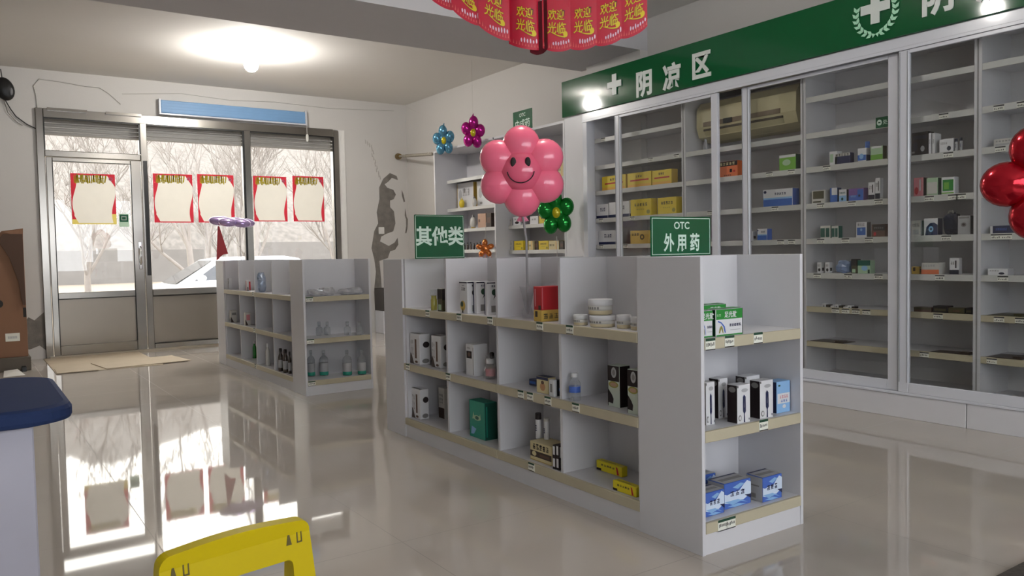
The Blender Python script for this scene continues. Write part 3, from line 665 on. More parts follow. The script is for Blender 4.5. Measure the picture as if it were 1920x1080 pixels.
tag(MB().box(0.46, 9.86-0.1, 0.0, 0.5, 9.84, 0.05, 0, 0.002).build('small_black_block', black), 'tiny black block on the floor by the low plinth', 'block')
m = MB(); m.add([(0.28, 9.4, 0.003), (0.47, 9.45, 0.003), (0.42, 9.8, 0.03), (0.3, 9.8, 0.02)], [(0, 1, 2, 3)]); m.add([(0.28, 9.4, 0.001), (0.47, 9.45, 0.001), (0.42, 9.8, 0.028), (0.3, 9.8, 0.018)], [(3, 2, 1, 0)])
tag(m.build('paper_sheet', mat('white_sheet', (214, 212, 206), 0.7)), 'white sheet lying on the floor in front of the low plinth', 'sheet')
# flattened cardboard at the door
pc = mat('flattened_cardboard', (178, 164, 143), 0.85, var=0.1, scale=5)
def slab(x0, y0, x1, y1, z, t, label, rz=0):
    o = MB().box(-(x1-x0)/2, -(y1-y0)/2, 0, (x1-x0)/2, (y1-y0)/2, t, 0, 0.001).build('cardboard_sheet', pc); o.location = ((x0+x1)/2, (y0+y1)/2, z); o.rotation_euler = (0, 0, rz)
    tag(o, label, 'cardboard', 'flattened cardboard by the door')
slab(0.73, 9.28, 1.75, 10.82, 0.0, 0.006, 'large flattened cardboard sheet lying as a mat inside the door')
slab(0.74, 9.26, 1.12, 9.66, 0.0065, 0.006, 'smaller cardboard piece on the near left corner of the cardboard mat', -0.03)
slab(1.15, 9.33, 2.02, 9.95, 0.0065, 0.008, 'wide cardboard piece on the right of the cardboard mat', 0.12)
# counter with blue top
cn = empty('counter', (-0.6, 2.85, 0)); tag(cn, 'white counter with a dark blue rounded top at the left edge', 'counter')
def rrect(x0, y0, x1, y1, r, n=8):
    out = []
    for (cx, cy, a0) in ((x1-r, y0+r, -90), (x1-r, y1-r, 0), (x0+r, y1-r, 90), (x0+r, y0+r, 180)):
        for k in range(n+1): a = math.radians(a0+90*k/n); out.append((cx+r*math.cos(a), cy+r*math.sin(a)))
    return out
tp = MB(); o1 = rrect(-0.7, -0.36, 0.842, 0.42, 0.13); n = len(o1)
rings = [(0.02, 0.70), (0.004, 0.705), (0, 0.715), (0, 0.735), (0.006, 0.745), (0.02, 0.75)]
vs = []
for (ins, z) in rings: vs += [(p[0]-ins*(1 if p[0] > 0 else -1), p[1]-ins*(1 if p[1] > 0 else -1), z) for p in o1]
tp.add(vs, [[i*n+k, i*n+(k+1) % n, (i+1)*n+(k+1) % n, (i+1)*n+k] for i in range(len(rings)-1) for k in range(n)]+[list(range(n))[::-1], [len(vs)-n+k for k in range(n)]], 0, False)
tp.build('counter_top', mat('navy_top', (38, 52, 88), 0.7, spec=0.12), cn)
MB().box(-0.66, -0.3, 0, 0.74, 0.3, 0.70, 0, 0.004).build('body', mat('counter_white', (172, 170, 182), 0.5), cn)
# floor mat
fm = mat('speckled_mat', (70, 64, 58), 0.95, var=0.55, scale=60, bump=0.8, bscale=150)
tag(MB().box(2.35, 0.55, 0.0, 3.9, 1.283, 0.014, 0, 0.005).build('floor_mat', fm), 'dark speckled floor mat at the bottom right corner', 'mat')
# yellow folding floor sign
ys = empty('floor_sign', (0.423, 1.6, 0), 0.17); tag(ys, 'yellow plastic folding floor sign with a handle opening in its top', 'floor sign')
yel = mat('yellow_plastic', (190, 168, 4), 0.45, var=0.03, spec=0.2)
def leaf(ty, sgn):
    outer = []
    W0 = 0.155
    def arc(cx, cz, r, a0, a1, n=6): return [(cx+r*math.cos(math.radians(a0+(a1-a0)*k/n)), cz+r*math.sin(math.radians(a0+(a1-a0)*k/n))) for k in range(n+1)]
    R = arc(W0-0.025, 0.578, 0.025, 0, 90); Lf = arc(-W0+0.025, 0.578, 0.025, 90, 180)
    topc = [(W0-0.025-(2*W0-0.05)*k/10, 0.603+0.008*math.sin(PI*k/10)) for k in range(1, 10)]
    outer = [(W0+0.035, 0.0)]+R+topc+Lf+[(-W0-0.035, 0.0)]
    inner = [(W0-0.042, 0.34)]+arc(W0-0.055, 0.515, 0.012, 0, 90, 4)+arc(-W0+0.062, 0.515, 0.012, 90, 180, 4)+[(-W0+0.042, 0.34)]
    low = [(W0-0.02, 0.05), (W0-0.04, 0.3), (-W0+0.04, 0.3), (-W0+0.02, 0.05)]
    bmm = bmesh.new(); loops = []
    for lp in (outer, inner):
        vv = [bmm.verts.new((p[0], 0, p[1])) for p in lp]; loops.append(vv)
        for i in range(len(vv)): bmm.edges.new((vv[i], vv[(i+1) % len(vv)]))
    bmesh.ops.triangle_fill(bmm, use_beauty=True, use_dissolve=False, edges=bmm.edges[:])
    me = bpy.data.meshes.new('leaf'); 
    ret = bmesh.ops.extrude_face_region(bmm, geom=bmm.faces[:])
    for e_ in ret['geom']:
        if isinstance(e_, bmesh.types.BMVert): e_.co.y += 0.026
    bmesh.ops.recalc_face_normals(bmm, faces=bmm.faces[:]); bmm.to_mesh(me); bmm.free(); me.materials.append(yel)
    o = bpy.data.objects.new('sign_leaf', me); COL.objects.link(o); o.parent = ys; o.location = (0, ty, 0); o.rotation_euler = (sgn*0.10, 0, 0)
    bv = o.modifiers.new('round', 'BEVEL'); bv.width = 0.006; bv.segments = 3; bv.limit_method = 'ANGLE'
    return o
lf = leaf(-0.07, -1)
lb = leaf(0.045, 1)
ol = mat('olive_mark', (84, 72, 6), 0.5)
for sx_ in (-1, 1):
    for (dx, kind) in ((-0.012, 0), (0.012, 1)):
        mk = MB(); cx = sx_*0.118+dx; cz = 0.568
        if kind == 0: mk.prism([(cx-0.006, cz-0.011), (cx+0.006, cz-0.011), (cx+0.002, cz+0.01), (cx-0.002, cz+0.01)], -0.001, 0.0005, 'y')
        else:
            for (a, b_, c_, d_) in ((-0.006, -0.01, -0.0035, 0.011), (0.0035, -0.01, 0.006, 0.011), (-0.006, -0.011, 0.006, -0.008)): mk.box(cx+a, -0.001, cz+b_, cx+c_, 0.0005, cz+d_)
        mk.build('embossed_mark', ol, lf)
MB().box(-0.1, -0.01, 0.545, -0.06, 0.04, 0.557, 0, 0.002).box(0.06, -0.01, 0.545, 0.1, 0.04, 0.557, 0, 0.002).build('hinge', yel, ys)
ITEMS = [
 ('bottle', 'lotion_bottle', 'bottle', 2.2883, 4.152, 0.8155, -90.63, 0.0377, 0.0377, 0.124, 'olive_bottle', 'small green bottle with clear neck on the near gondola top shelf', None),
 ('box', 'slim_box', 'box', 2.2837, 4.0465, 0.8155, -90.63, 0.057, 0.03, 0.131, 'dkgreen_slim', 'slim dark green box standing right beside the small green bottle', None),
 ('box', 'tall_box', 'box', 2.3235, 3.8, 0.8155, -90.63, 0.086, 0.085, 0.177, 'wt_tall', 'leftmost tall white box with a small plant picture on the near gondola top shelf', 'tall white boxes'),
 ('box', 'tall_box', 'box', 2.3555, 3.7305, 0.8155, -90.63, 0.033, 0.085, 0.177, 'wt_tall2', 'middle one of three tall white boxes, right of a dark blue edge', 'tall white boxes'),
 ('box', 'tall_box', 'box', 2.3375, 3.591, 0.8155, -90.63, 0.026, 0.085, 0.178, 'wt_tall2', 'rightmost tall white box of three, half hidden by the shelf divider', 'tall white boxes'),
 ('box', 'medicine_box', 'box', 2.3178, 3.0735, 0.8155, -90.63, 0.065, 0.12, 0.055, 'yellow_lo', 'yellow box lying beneath the red box on the near gondola top shelf', None),
 ('box', 'medicine_box', 'box', 2.319, 3.0735, 0.8705, -90.63, 0.065, 0.12, 0.113, 'red_box', 'glossy red box stacked on a yellow box on the near gondola top shelf', None),
 ('jar', 'cream_jar', 'jar', 2.2874, 2.787, 0.8155, -90.63, 0.0666, 0.0666, 0.047, 'jar', 'leftmost white cream jar of the lower row on the near gondola top shelf', 'white cream jars'),
 ('jar', 'cream_jar', 'jar', 2.3098, 2.663, 0.8155, -90.63, 0.1147, 0.1147, 0.05, 'jar', 'large white cream jar in the lower row directly under the single top jar', 'white cream jars'),
 ('jar', 'cream_jar', 'jar', 2.3216, 2.538, 0.8155, -90.63, 0.0632, 0.0632, 0.057, 'jar', 'white cream jar second from right in the lower row', 'white cream jars'),
 ('jar', 'cream_jar', 'jar', 2.3105, 2.447, 0.8155, -90.63, 0.053, 0.053, 0.054, 'jar', 'rightmost white cream jar, cut off by the grey end panel', 'white cream jars'),
 ('jar', 'cream_jar', 'jar', 2.324, 2.693, 0.8675, -90.63, 0.11, 0.11, 0.067, 'jar_top', 'single white cream jar stacked on top of the row of jars', 'white cream jars'),
 ('box', 'medicine_box', 'box', 2.319, 4.402, 0.4675, -90.63, 0.132, 0.07, 0.191, 'wt_dark', 'leftmost white box with dark corner art on the near gondola middle shelf', 'white boxes with dark corner art'),
 ('box', 'medicine_box', 'box', 2.34, 4.1715, 0.4675, -90.63, 0.115, 0.07, 0.193, 'wt_dark', 'second white box with dark corner art on the near middle shelf, touching the divider', 'white boxes with dark corner art'),
 ('box', 'medicine_box', 'box', 2.343, 3.773, 0.4675, -90.63, 0.088, 0.09, 0.177, 'wt_square', 'white box with a dark square picture on the near gondola middle shelf', None),
 ('bagged', 'bagged_bottle', 'bottle', 2.329, 3.6115, 0.4675, -90.63, 0.1, 0.06, 0.13, 'bagged', 'clear bagged bottle with white cap and pink label beside the box with dark square', None),
 ('box', 'flat_box', 'box', 2.416, 3.2745, 0.4675, -90.63, 0.065, 0.1, 0.033, 'blue_flat', 'small flat dark blue box lying left of the beige box', None),
 ('box', 'medicine_box', 'box', 2.2975, 3.0695, 0.4675, -90.63, 0.097, 0.045, 0.079, 'beige_person', 'beige box with blue top and small brown figure on the near middle shelf', None),
 ('box', 'slim_box', 'box', 2.2667, 2.9745, 0.4675, -90.63, 0.037, 0.02, 0.079, 'wt_strip', 'thin white upright box between the beige box and a dark box', None),
 ('box', 'slim_box', 'box', 2.312, 2.9775, 0.4675, -90.63, 0.031, 0.05, 0.074, 'navy_plain', 'small dark navy box against the divider on the near gondola middle shelf', None),
 ('bottle', 'clear_bottle', 'bottle', 2.2813, 2.83, 0.4675, -90.63, 0.0531, 0.0531, 0.125, 'clear_btl', 'clear bottle with white cap and blue label on the near gondola middle shelf', None),
 ('box', 'tall_box', 'box', 2.339, 2.5945, 0.4675, -90.63, 0.075, 0.06, 0.182, 'bk_green', 'left black and green tall box with oval picture on the near gondola middle shelf', 'black and green tall boxes'),
 ('box', 'tall_box', 'box', 2.293, 2.4225, 0.4675, -90.63, 0.071, 0.06, 0.187, 'bk_green', 'right black and green tall box partly hidden by the grey end panel', 'black and green tall boxes'),
 ('box', 'medicine_box', 'box', 2.321, 4.4195, 0.1225, -90.63, 0.117, 0.06, 0.189, 'wt_dark', 'single white box with dark corner art on the near gondola bottom shelf', None),
 ('box', 'medicine_box', 'box', 2.443, 4.3215, 0.1225, -90.63, 0.075, 0.05, 0.193, 'wt_dark2', 'pale box with dark lower edge half hidden behind the divider on the bottom shelf', None),
 ('box', 'gift_box', 'box', 2.349, 3.7285, 0.1225, -90.63, 0.163, 0.08, 0.207, 'teal', 'teal box with pale floral print on the near gondola bottom shelf', None),
 ('box', 'medicine_box', 'box', 2.337, 3.102, 0.1225, -90.63, 0.18, 0.11, 0.092, 'cream_brown', 'cream and dark brown wide box with bold characters on the bottom shelf', None),
 ('box', 'slim_box', 'box', 2.283, 2.9645, 0.1225, -90.63, 0.023, 0.05, 0.115, 'bw_slim', 'left one of two slim black and white boxes beside the cream and brown box', 'slim black and white boxes'),
 ('box', 'slim_box', 'box', 2.284, 2.939, 0.1225, -90.63, 0.022, 0.05, 0.12, 'bw_slim', 'right one of two slim black and white boxes, against the divider', 'slim black and white boxes'),
 ('tube', 'cosmetic_tube', 'bottle', 2.3411, 3.198, 0.216, -90.63, 0.0343, 0.0343, 0.1275, 'tube_bk', 'white tube with black cap standing on the cream and brown box', None),
 ('tube', 'cosmetic_tube', 'bottle', 2.3586, 3.153, 0.216, -90.63, 0.0333, 0.0333, 0.1055, 'tube_wt', 'plain white tube with white cap standing on the cream and brown box', None),
 ('box', 'ointment_box', 'box', 2.4295, 2.752, 0.1225, -90.63, 0.178, 0.035, 0.046, 'yel_long', 'long yellow ointment box lying farther back on the bottom shelf', 'long yellow ointment boxes'),
 ('box', 'ointment_box', 'box', 2.2765, 2.481, 0.1225, -90.63, 0.146, 0.035, 0.042, 'yel_long', 'long yellow ointment box lying nearest the shelf lip', 'long yellow ointment boxes'),
 ('box', 'medicine_box', 'box', 2.403, 2.0575, 0.8155, -0.63, 0.15, 0.045, 0.103, 'green_otc', 'front right green and white box with pale lettering on the end shelf top', 'green and white boxes'),
 ('box', 'medicine_box', 'box', 2.283, 2.0615, 0.8155, -0.63, 0.062, 0.045, 0.102, 'green_otc', 'front left green and white box, cut off by the white edge strip', 'green and white boxes'),
 ('box', 'medicine_box', 'box', 2.6065, 2.3095, 0.8155, -0.63, 0.143, 0.045, 0.097, 'green_otc', 'green and white box standing behind the front two on the end shelf', 'green and white boxes'),
 ('box', 'tall_box', 'box', 2.3535, 2.1105, 0.4675, -0.63, 0.051, 0.045, 0.167, 'wb_swab', 'leftmost white box with black pen print, right beside the olive box', 'white and black boxes'),
 ('box', 'tall_box', 'box', 2.3035, 2.109, 0.4675, -0.63, 0.031, 0.05, 0.176, 'olive_box', 'olive yellow box at the far left of the end unit middle shelf', None),
 ('box', 'tall_box', 'box', 2.4885, 2.166, 0.4675, -0.63, 0.055, 0.05, 0.161, 'wb_swab', 'second from left white and black box, set back behind the first ones', 'white and black boxes'),
 ('box', 'tall_box', 'box', 2.483, 2.059, 0.4675, -0.63, 0.076, 0.05, 0.15, 'wb_swab', 'front centre white and black box with a black pen outline', 'white and black boxes'),
 ('box', 'tall_box', 'box', 2.7225, 2.209, 0.4675, -0.63, 0.095, 0.05, 0.142, 'wb_swab', 'white and black box at the back, only its top showing', 'white and black boxes'),
 ('box', 'tall_box', 'box', 2.6215, 2.059, 0.4675, -0.63, 0.081, 0.05, 0.152, 'wb_swab', 'front right white and black box behind the price tag', 'white and black boxes'),
 ('box', 'medicine_box', 'box', 2.7635, 2.09, 0.4675, -0.63, 0.087, 0.06, 0.13, 'ltblue', 'light blue box at the right end of the white and black boxes', None),
 ('box', 'tissue_box', 'box', 2.3465, 2.098, 0.1225, -0.63, 0.103, 0.07, 0.093, 'bluecloud', 'front left blue box with white cloud print on the end unit bottom shelf', 'blue cloud print boxes'),
 ('box', 'tissue_box', 'box', 2.497, 2.1205, 0.1225, -0.63, 0.156, 0.085, 0.102, 'bluecloud', 'middle blue box with white cloud print on the end unit bottom shelf', 'blue cloud print boxes'),
 ('box', 'tissue_box', 'box', 2.6705, 2.0885, 0.1225, -0.63, 0.119, 0.085, 0.1, 'bluecloud', 'rightmost blue box with white cloud print and visible grey side', 'blue cloud print boxes'),
 ('box', 'tissue_box', 'box', 2.503, 2.269, 0.1225, -0.63, 0.084, 0.07, 0.093, 'bluecloud', 'back left blue box with grey top behind the other cloud print boxes', 'blue cloud print boxes'),
 ('box', 'small_box', 'box', 2.3276, 8.69, 0.8155, -90, 0.05, 0.0293, 0.118, 'white_sm', 'small white box alone at the left of the far gondola top shelf', None),
 ('box', 'small_box', 'box', 2.3381, 8.265, 0.8155, -90, 0.05, 0.0423, 0.107, 'red_sm', 'left small red and white box on the far gondola top shelf', 'small red and white boxes'),
 ('box', 'small_box', 'box', 2.3203, 8.005, 0.8155, -90, 0.05, 0.0326, 0.106, 'red_sm', 'right small red and white box on the far gondola top shelf', 'small red and white boxes'),
 ('pouch', 'plastic_pouch', 'bag', 2.3391, 7.63, 0.8155, -90, 0.07, 0.0902, 0.184, 'clearbag', 'clear plastic pouch with blue tint leaning on the far gondola top shelf', None),
 ('box', 'small_box', 'box', 2.3369, 8.647, 0.4675, -90, 0.05, 0.0618, 0.126, 'white_sm2', 'left small white box on the far gondola middle shelf', 'small white boxes of the middle shelf'),
 ('box', 'small_box', 'box', 2.334, 8.116, 0.4675, -90, 0.05, 0.0579, 0.128, 'pink_sm', 'right small white and pink box on the far gondola middle shelf', 'small white boxes of the middle shelf'),
 ('bottle', 'green_bottle', 'bottle', 2.3874, 8.238, 0.1225, -90, 0.0488, 0.0488, 0.186, 'green_btl', 'left green bottle with white cap on the far gondola bottom shelf', 'green bottles'),
 ('bottle', 'green_bottle', 'bottle', 2.4055, 8.158, 0.1225, -90, 0.0351, 0.0351, 0.171, 'green_btl', 'right green bottle, partly hidden by the divider', 'green bottles'),
 ('bottle', 'white_bottle', 'bottle', 2.3373, 7.51, 0.1225, -90, 0.0426, 0.0426, 0.21, 'white_btl', 'slim white bottle on the far gondola bottom shelf', None),
 ('bottle', 'dark_bottle', 'bottle', 2.3154, 7.071, 0.1225, -90, 0.0428, 0.0428, 0.205, 'dark_btl', 'left dark brown bottle with white label on the far gondola bottom shelf', 'dark bottles'),
 ('bottle', 'dark_bottle', 'bottle', 2.3185, 6.95, 0.1225, -90, 0.0469, 0.0469, 0.206, 'dark_btl', 'middle dark brown bottle with white label on the far gondola bottom shelf', 'dark bottles'),
 ('bottle', 'dark_bottle', 'bottle', 2.324, 6.853, 0.1225, -90, 0.028, 0.028, 0.195, 'dark_btl', 'right dark brown bottle against the end panel', 'dark bottles'),
 ('pouch', 'plastic_package', 'package', 2.4535, 6.404, 0.8155, 0, 0.259, 0.12, 0.074, 'clearpack', 'left heap of clear plastic packaging on the far gondola end, top shelf', 'clear plastic packages'),
 ('pouch', 'plastic_package', 'package', 2.718, 6.404, 0.8155, 0, 0.232, 0.12, 0.067, 'clearpack', 'right heap of clear plastic packaging on the far gondola end, top shelf', 'clear plastic packages'),
 ('bottle', 'glass_bottle', 'bottle', 2.503, 6.592, 0.4675, 0, 0.0555, 0.0555, 0.118, 'glass_sm', 'leftmost small clear glass bottle on the far gondola end, middle shelf', 'small glass bottles'),
 ('bottle', 'glass_bottle', 'bottle', 2.568, 6.5737, 0.4675, 0, 0.0554, 0.0554, 0.115, 'glass_sm', 'second from left small clear glass bottle on the far gondola end, middle shelf', 'small glass bottles'),
 ('bottle', 'glass_bottle', 'bottle', 2.7, 6.4485, 0.4675, 0, 0.0591, 0.0591, 0.114, 'glass_sm', 'third from left small clear glass bottle on the far gondola end, middle shelf', 'small glass bottles'),
 ('bottle', 'glass_bottle', 'bottle', 2.777, 6.371, 0.4675, 0, 0.054, 0.054, 0.114, 'glass_sm', 'rightmost small clear glass bottle on the far gondola end, middle shelf', 'small glass bottles'),
 ('bottle', 'labelled_bottle', 'bottle', 2.419, 6.5874, 0.1225, 0, 0.0648, 0.0648, 0.223, 'lab_btl', 'leftmost clear bottle with teal label on the far gondola end, bottom shelf', 'clear bottles with teal labels'),
 ('bottle', 'labelled_bottle', 'bottle', 2.519, 6.5508, 0.1225, 0, 0.0737, 0.0737, 0.219, 'lab_btl', 'second from left clear bottle with teal label on the far gondola end, bottom shelf', 'clear bottles with teal labels'),
 ('bottle', 'labelled_bottle', 'bottle', 2.676, 6.4175, 0.1225, 0, 0.077, 0.077, 0.218, 'lab_btl', 'third from left clear bottle with teal label on the far gondola end, bottom shelf', 'clear bottles with teal labels'),
 ('bottle', 'labelled_bottle', 'bottle', 2.794, 6.3801, 0.1225, 0, 0.0722, 0.0722, 0.211, 'lab_btl', 'rightmost clear bottle with teal label on the far gondola end, bottom shelf', 'clear bottles with teal labels'),
 ('box', 'yellow_carton', 'box', 5.259, 5.825, 1.7355, -90, 0.338, 0.08, 0.137, 'yel_band', 'leftmost yellow box with red band in the left cabinet bay', 'yellow boxes with red band'),
 ('box', 'yellow_carton', 'box', 5.259, 5.4715, 1.7355, -90, 0.317, 0.08, 0.135, 'yel_band', 'middle yellow box with red band in the left cabinet bay', 'yellow boxes with red band'),
 ('box', 'yellow_carton', 'box', 5.259, 5.1805, 1.7355, -90, 0.243, 0.08, 0.13, 'yel_band', 'rightmost yellow box with red band in the left cabinet bay', 'yellow boxes with red band'),
 ('box', 'white_carton', 'box', 5.259, 5.999, 1.4655, -90, 0.172, 0.08, 0.14, 'wt_navy', 'white and navy box leftmost on its shelf, level with the plain yellow boxes', 'white and navy boxes'),
 ('box', 'white_carton', 'box', 5.259, 5.753, 1.4655, -90, 0.288, 0.08, 0.15, 'wt_navy', 'white and navy box directly left of a plain yellow box in the left cabinet bay', 'white and navy boxes'),
 ('box', 'yellow_carton', 'box', 5.259, 5.4545, 1.4655, -90, 0.273, 0.08, 0.156, 'yel_char', 'left plain yellow box with dark characters in the left cabinet bay', 'plain yellow boxes'),
 ('box', 'yellow_carton', 'box', 5.259, 5.1205, 1.4655, -90, 0.231, 0.08, 0.15, 'yel_char', 'right plain yellow box with dark characters in the left cabinet bay', 'plain yellow boxes'),
 ('box', 'white_carton', 'box', 5.285, 5.962, 1.2055, -90, 0.246, 0.08, 0.141, 'wt_navy', 'lowest white and navy box in the left cabinet bay, level with the gold boxes', 'white and navy boxes'),
 ('box', 'yellow_carton', 'box', 5.285, 5.5025, 1.2055, -90, 0.251, 0.08, 0.125, 'yel_circ', 'left gold box with a dark round emblem in the left cabinet bay', 'gold boxes with round emblem'),
 ('box', 'yellow_carton', 'box', 5.285, 5.1865, 1.2055, -90, 0.227, 0.08, 0.12, 'yel_circ', 'right gold box with a dark round emblem, partly behind the green counter sign', 'gold boxes with round emblem'),
 ('box', 'orange_carton', 'box', 5.285, 4.446, 1.7355, -90, 0.202, 0.08, 0.131, 'orange', 'orange box with a black top band under the air conditioner', None),
 ('box', 'green_carton', 'box', 5.259, 3.8475, 1.7355, -90, 0.149, 0.08, 0.118, 'green_wt', 'bright green box with white top under the air conditioner', None),
 ('box', 'white_carton', 'box', 5.259, 3.938, 1.4655, -90, 0.27, 0.08, 0.133, 'wt_blue', 'wide white box with blue lower half under the air conditioner', None),
 ('box', 'white_carton', 'box', 5.249, 4.085, 1.2055, -90, 0.092, 0.06, 0.091, 'wt_blue', 'small white and blue box on the lowest visible shelf under the air conditioner', None),
 ('box', 'small_box', 'box', 5.244, 4.2035, 1.2055, -90, 0.051, 0.05, 0.075, 'bw_mark', 'tiny white box with black mark next to the stile under the air conditioner', None),
 ('box', 'white_carton', 'box', 5.249, 3.457, 1.7355, -90, 0.064, 0.06, 0.098, 'green_edge', 'white box with green edge behind the navy box in the middle cabinet bay', None),
 ('box', 'blue_carton', 'box', 5.244, 3.385, 1.7355, -90, 0.122, 0.05, 0.077, 'navy_char', 'low navy box with white top text in the middle cabinet bay', None),
 ('box', 'white_carton', 'box', 5.244, 3.234, 1.7355, -90, 0.064, 0.05, 0.095, 'wt_bluept', 'small white box with blue print in front of a blue bottle', None),
 ('bottle', 'blue_bottle', 'bottle', 5.2726, 3.225, 1.7355, -90, 0.0373, 0.0373, 0.143, 'blue_btl', 'blue bottle with rounded top behind a small white box in the middle cabinet bay', None),
 ('box', 'green_carton', 'box', 5.244, 3.125, 1.7355, -90, 0.09, 0.05, 0.096, 'green_fade', 'pale green box next to the sliding door stile in the middle cabinet bay', None),
 ('box', 'carton_tray', 'tray', 5.269, 3.5805, 1.4655, -90, 0.111, 0.1, 0.095, 'tray', 'open white tray with dark opening in the middle cabinet bay', None),
 ('box', 'blue_carton', 'box', 5.244, 3.455, 1.4655, -90, 0.06, 0.05, 0.105, 'blue_wt', 'blue box with white top, right of the open tray in the middle cabinet bay', None),
 ('box', 'white_carton', 'box', 5.244, 3.3825, 1.4655, -90, 0.059, 0.05, 0.088, 'wt_teal', 'small white and teal box right beside the blue box with white top', None),
 ('box', 'purple_carton', 'box', 5.249, 3.279, 1.4655, -90, 0.114, 0.06, 0.088, 'purple', 'purple and blue wide box in the middle cabinet bay', None),
 ('box', 'white_carton', 'box', 5.244, 3.162, 1.4655, -90, 0.048, 0.05, 0.122, 'wt_black', 'shorter white box with black base, front one of two near the stile', 'white boxes with black base'),
 ('box', 'white_carton', 'box', 5.239, 3.117, 1.4655, -90, 0.036, 0.04, 0.147, 'wt_black', 'taller white box with black base, behind the front one in the middle cabinet bay', 'white boxes with black base'),
 ('box', 'teal_carton', 'box', 5.244, 3.523, 1.2055, -90, 0.084, 0.05, 0.093, 'teal_wt', 'left teal and white box of a pair in the middle cabinet bay', 'teal and white boxes'),
 ('box', 'teal_carton', 'box', 5.244, 3.445, 1.2055, -90, 0.056, 0.05, 0.089, 'teal_wt', 'right teal and white box of a pair in the middle cabinet bay', 'teal and white boxes'),
 ('box', 'white_carton', 'box', 5.244, 3.2385, 1.2055, -90, 0.081, 0.05, 0.108, 'wt_bluesq', 'white box with a blue square print in the middle cabinet bay', None),
 ('box', 'brown_carton', 'box', 5.249, 3.1115, 1.2055, -90, 0.101, 0.06, 0.088, 'brown_bk', 'brown box with a black band next to the stile in the middle cabinet bay', None),
 ('box', 'small_box', 'box', 5.26, 3.589, 0.9505, -90, 0.036, 0.04, 0.08, 'bw_mark', 'left tiny white box with black mark in the middle cabinet bay', 'tiny white boxes'),
 ('box', 'small_box', 'box', 5.265, 3.5255, 0.9505, -90, 0.035, 0.04, 0.079, 'bw_mark', 'right tiny white box with black mark in the middle cabinet bay', 'tiny white boxes'),
 ('pouch', 'blue_pouch', 'bag', 5.285, 3.409, 0.9505, -90, 0.136, 0.08, 0.095, 'bluebag', 'crumpled blue and white pouch in the middle cabinet bay', None),
 ('box', 'dark_carton', 'box', 5.27, 3.312, 0.9505, -90, 0.042, 0.05, 0.102, 'dkgreen_slim', 'small dark box between the blue pouch and the dark teal box', None),
 ('box', 'teal_carton', 'box', 5.275, 3.2345, 0.9505, -90, 0.097, 0.06, 0.094, 'teal_dark', 'dark teal and white box on the fifth shelf in the middle cabinet bay', None),
 ('box', 'tiny_carton', 'box', 5.239, 3.5385, 0.7005, -90, 0.029, 0.04, 0.026, 'bw_mark', 'first from the left in the row of tiny packets in the middle cabinet bay', 'row of tiny packets'),
 ('box', 'tiny_carton', 'box', 5.239, 3.5035, 0.7005, -90, 0.029, 0.04, 0.019, 'dk_small', 'second from the left in the row of tiny packets in the middle cabinet bay', 'row of tiny packets'),
 ('box', 'tiny_carton', 'box', 5.239, 3.468, 0.7005, -90, 0.028, 0.04, 0.013, 'white_sm', 'third from the left in the row of tiny packets in the middle cabinet bay', 'row of tiny packets'),
 ('box', 'tiny_carton', 'box', 5.239, 3.434, 0.7005, -90, 0.028, 0.04, 0.024, 'bw_mark', 'fourth from the left in the row of tiny packets in the middle cabinet bay', 'row of tiny packets'),
 ('box', 'tiny_carton', 'box', 5.239, 3.3995, 0.7005, -90, 0.027, 0.04, 0.017, 'dk_small', 'fifth from the left in the row of tiny packets in the middle cabinet bay', 'row of tiny packets'),
 ('box', 'tiny_carton', 'box', 5.239, 3.3655, 0.7005, -90, 0.027, 0.04, 0.01, 'white_sm', 'sixth from the left in the row of tiny packets in the middle cabinet bay', 'row of tiny packets'),
 ('box', 'tiny_carton', 'box', 5.239, 3.332, 0.7005, -90, 0.028, 0.04, 0.021, 'bw_mark', 'seventh from the left in the row of tiny packets in the middle cabinet bay', 'row of tiny packets'),
 ('box', 'tiny_carton', 'box', 5.239, 3.2985, 0.7005, -90, 0.027, 0.04, 0.014, 'dk_small', 'eighth from the left in the row of tiny packets in the middle cabinet bay', 'row of tiny packets'),
 ('sheet', 'dark_leaflet', 'leaflet', 5.299, 3.521, 0.4405, -90, 0.274, 0.16, 0.012, 'dk_sheet', 'thin dark leaflet lying on the lowest shelf in the middle cabinet bay', None),
 ('box', 'black_carton', 'box', 5.259, 2.824, 1.7355, -90, 0.11, 0.08, 0.151, 'black_art', 'large black box with faint artwork right of the paired stiles', None),
 ('box', 'white_carton', 'box', 5.259, 2.7575, 1.7355, -90, 0.015, 0.08, 0.136, 'white_sm', 'left white strip box beside the large black box', 'white strip boxes'),
 ('box', 'white_carton', 'box', 5.259, 2.734, 1.7355, -90, 0.018, 0.08, 0.133, 'white_sm', 'right white strip box beside the large black box', 'white strip boxes'),
 ('box', 'white_carton', 'box', 5.249, 2.652, 1.7355, -90, 0.088, 0.06, 0.086, 'wt_circ', 'white box with a dark round mark right of the paired stiles', None),
 ('tube', 'small_vial', 'bottle', 5.2292, 2.594, 1.7355, -90, 0.0203, 0.0203, 0.08, 'vial', 'left grey vial right of the paired stiles', 'grey vials'),
 ('tube', 'small_vial', 'bottle', 5.2291, 2.564, 1.7355, -90, 0.0202, 0.0202, 0.083, 'vial', 'right grey vial right of the paired stiles', 'grey vials'),
 ('box', 'pink_carton', 'box', 5.249, 2.8315, 1.4655, -90, 0.065, 0.06, 0.124, 'pinkish', 'pink patterned box right of the paired stiles', None),
 ('box', 'white_carton', 'box', 5.249, 2.7415, 1.4655, -90, 0.073, 0.06, 0.115, 'pale_green', 'pale green and white box right of the paired stiles', None),
 ('box', 'green_carton', 'box', 5.249, 2.641, 1.4655, -90, 0.08, 0.06, 0.111, 'green_frame', 'white box with green picture panel right of the paired stiles', None),
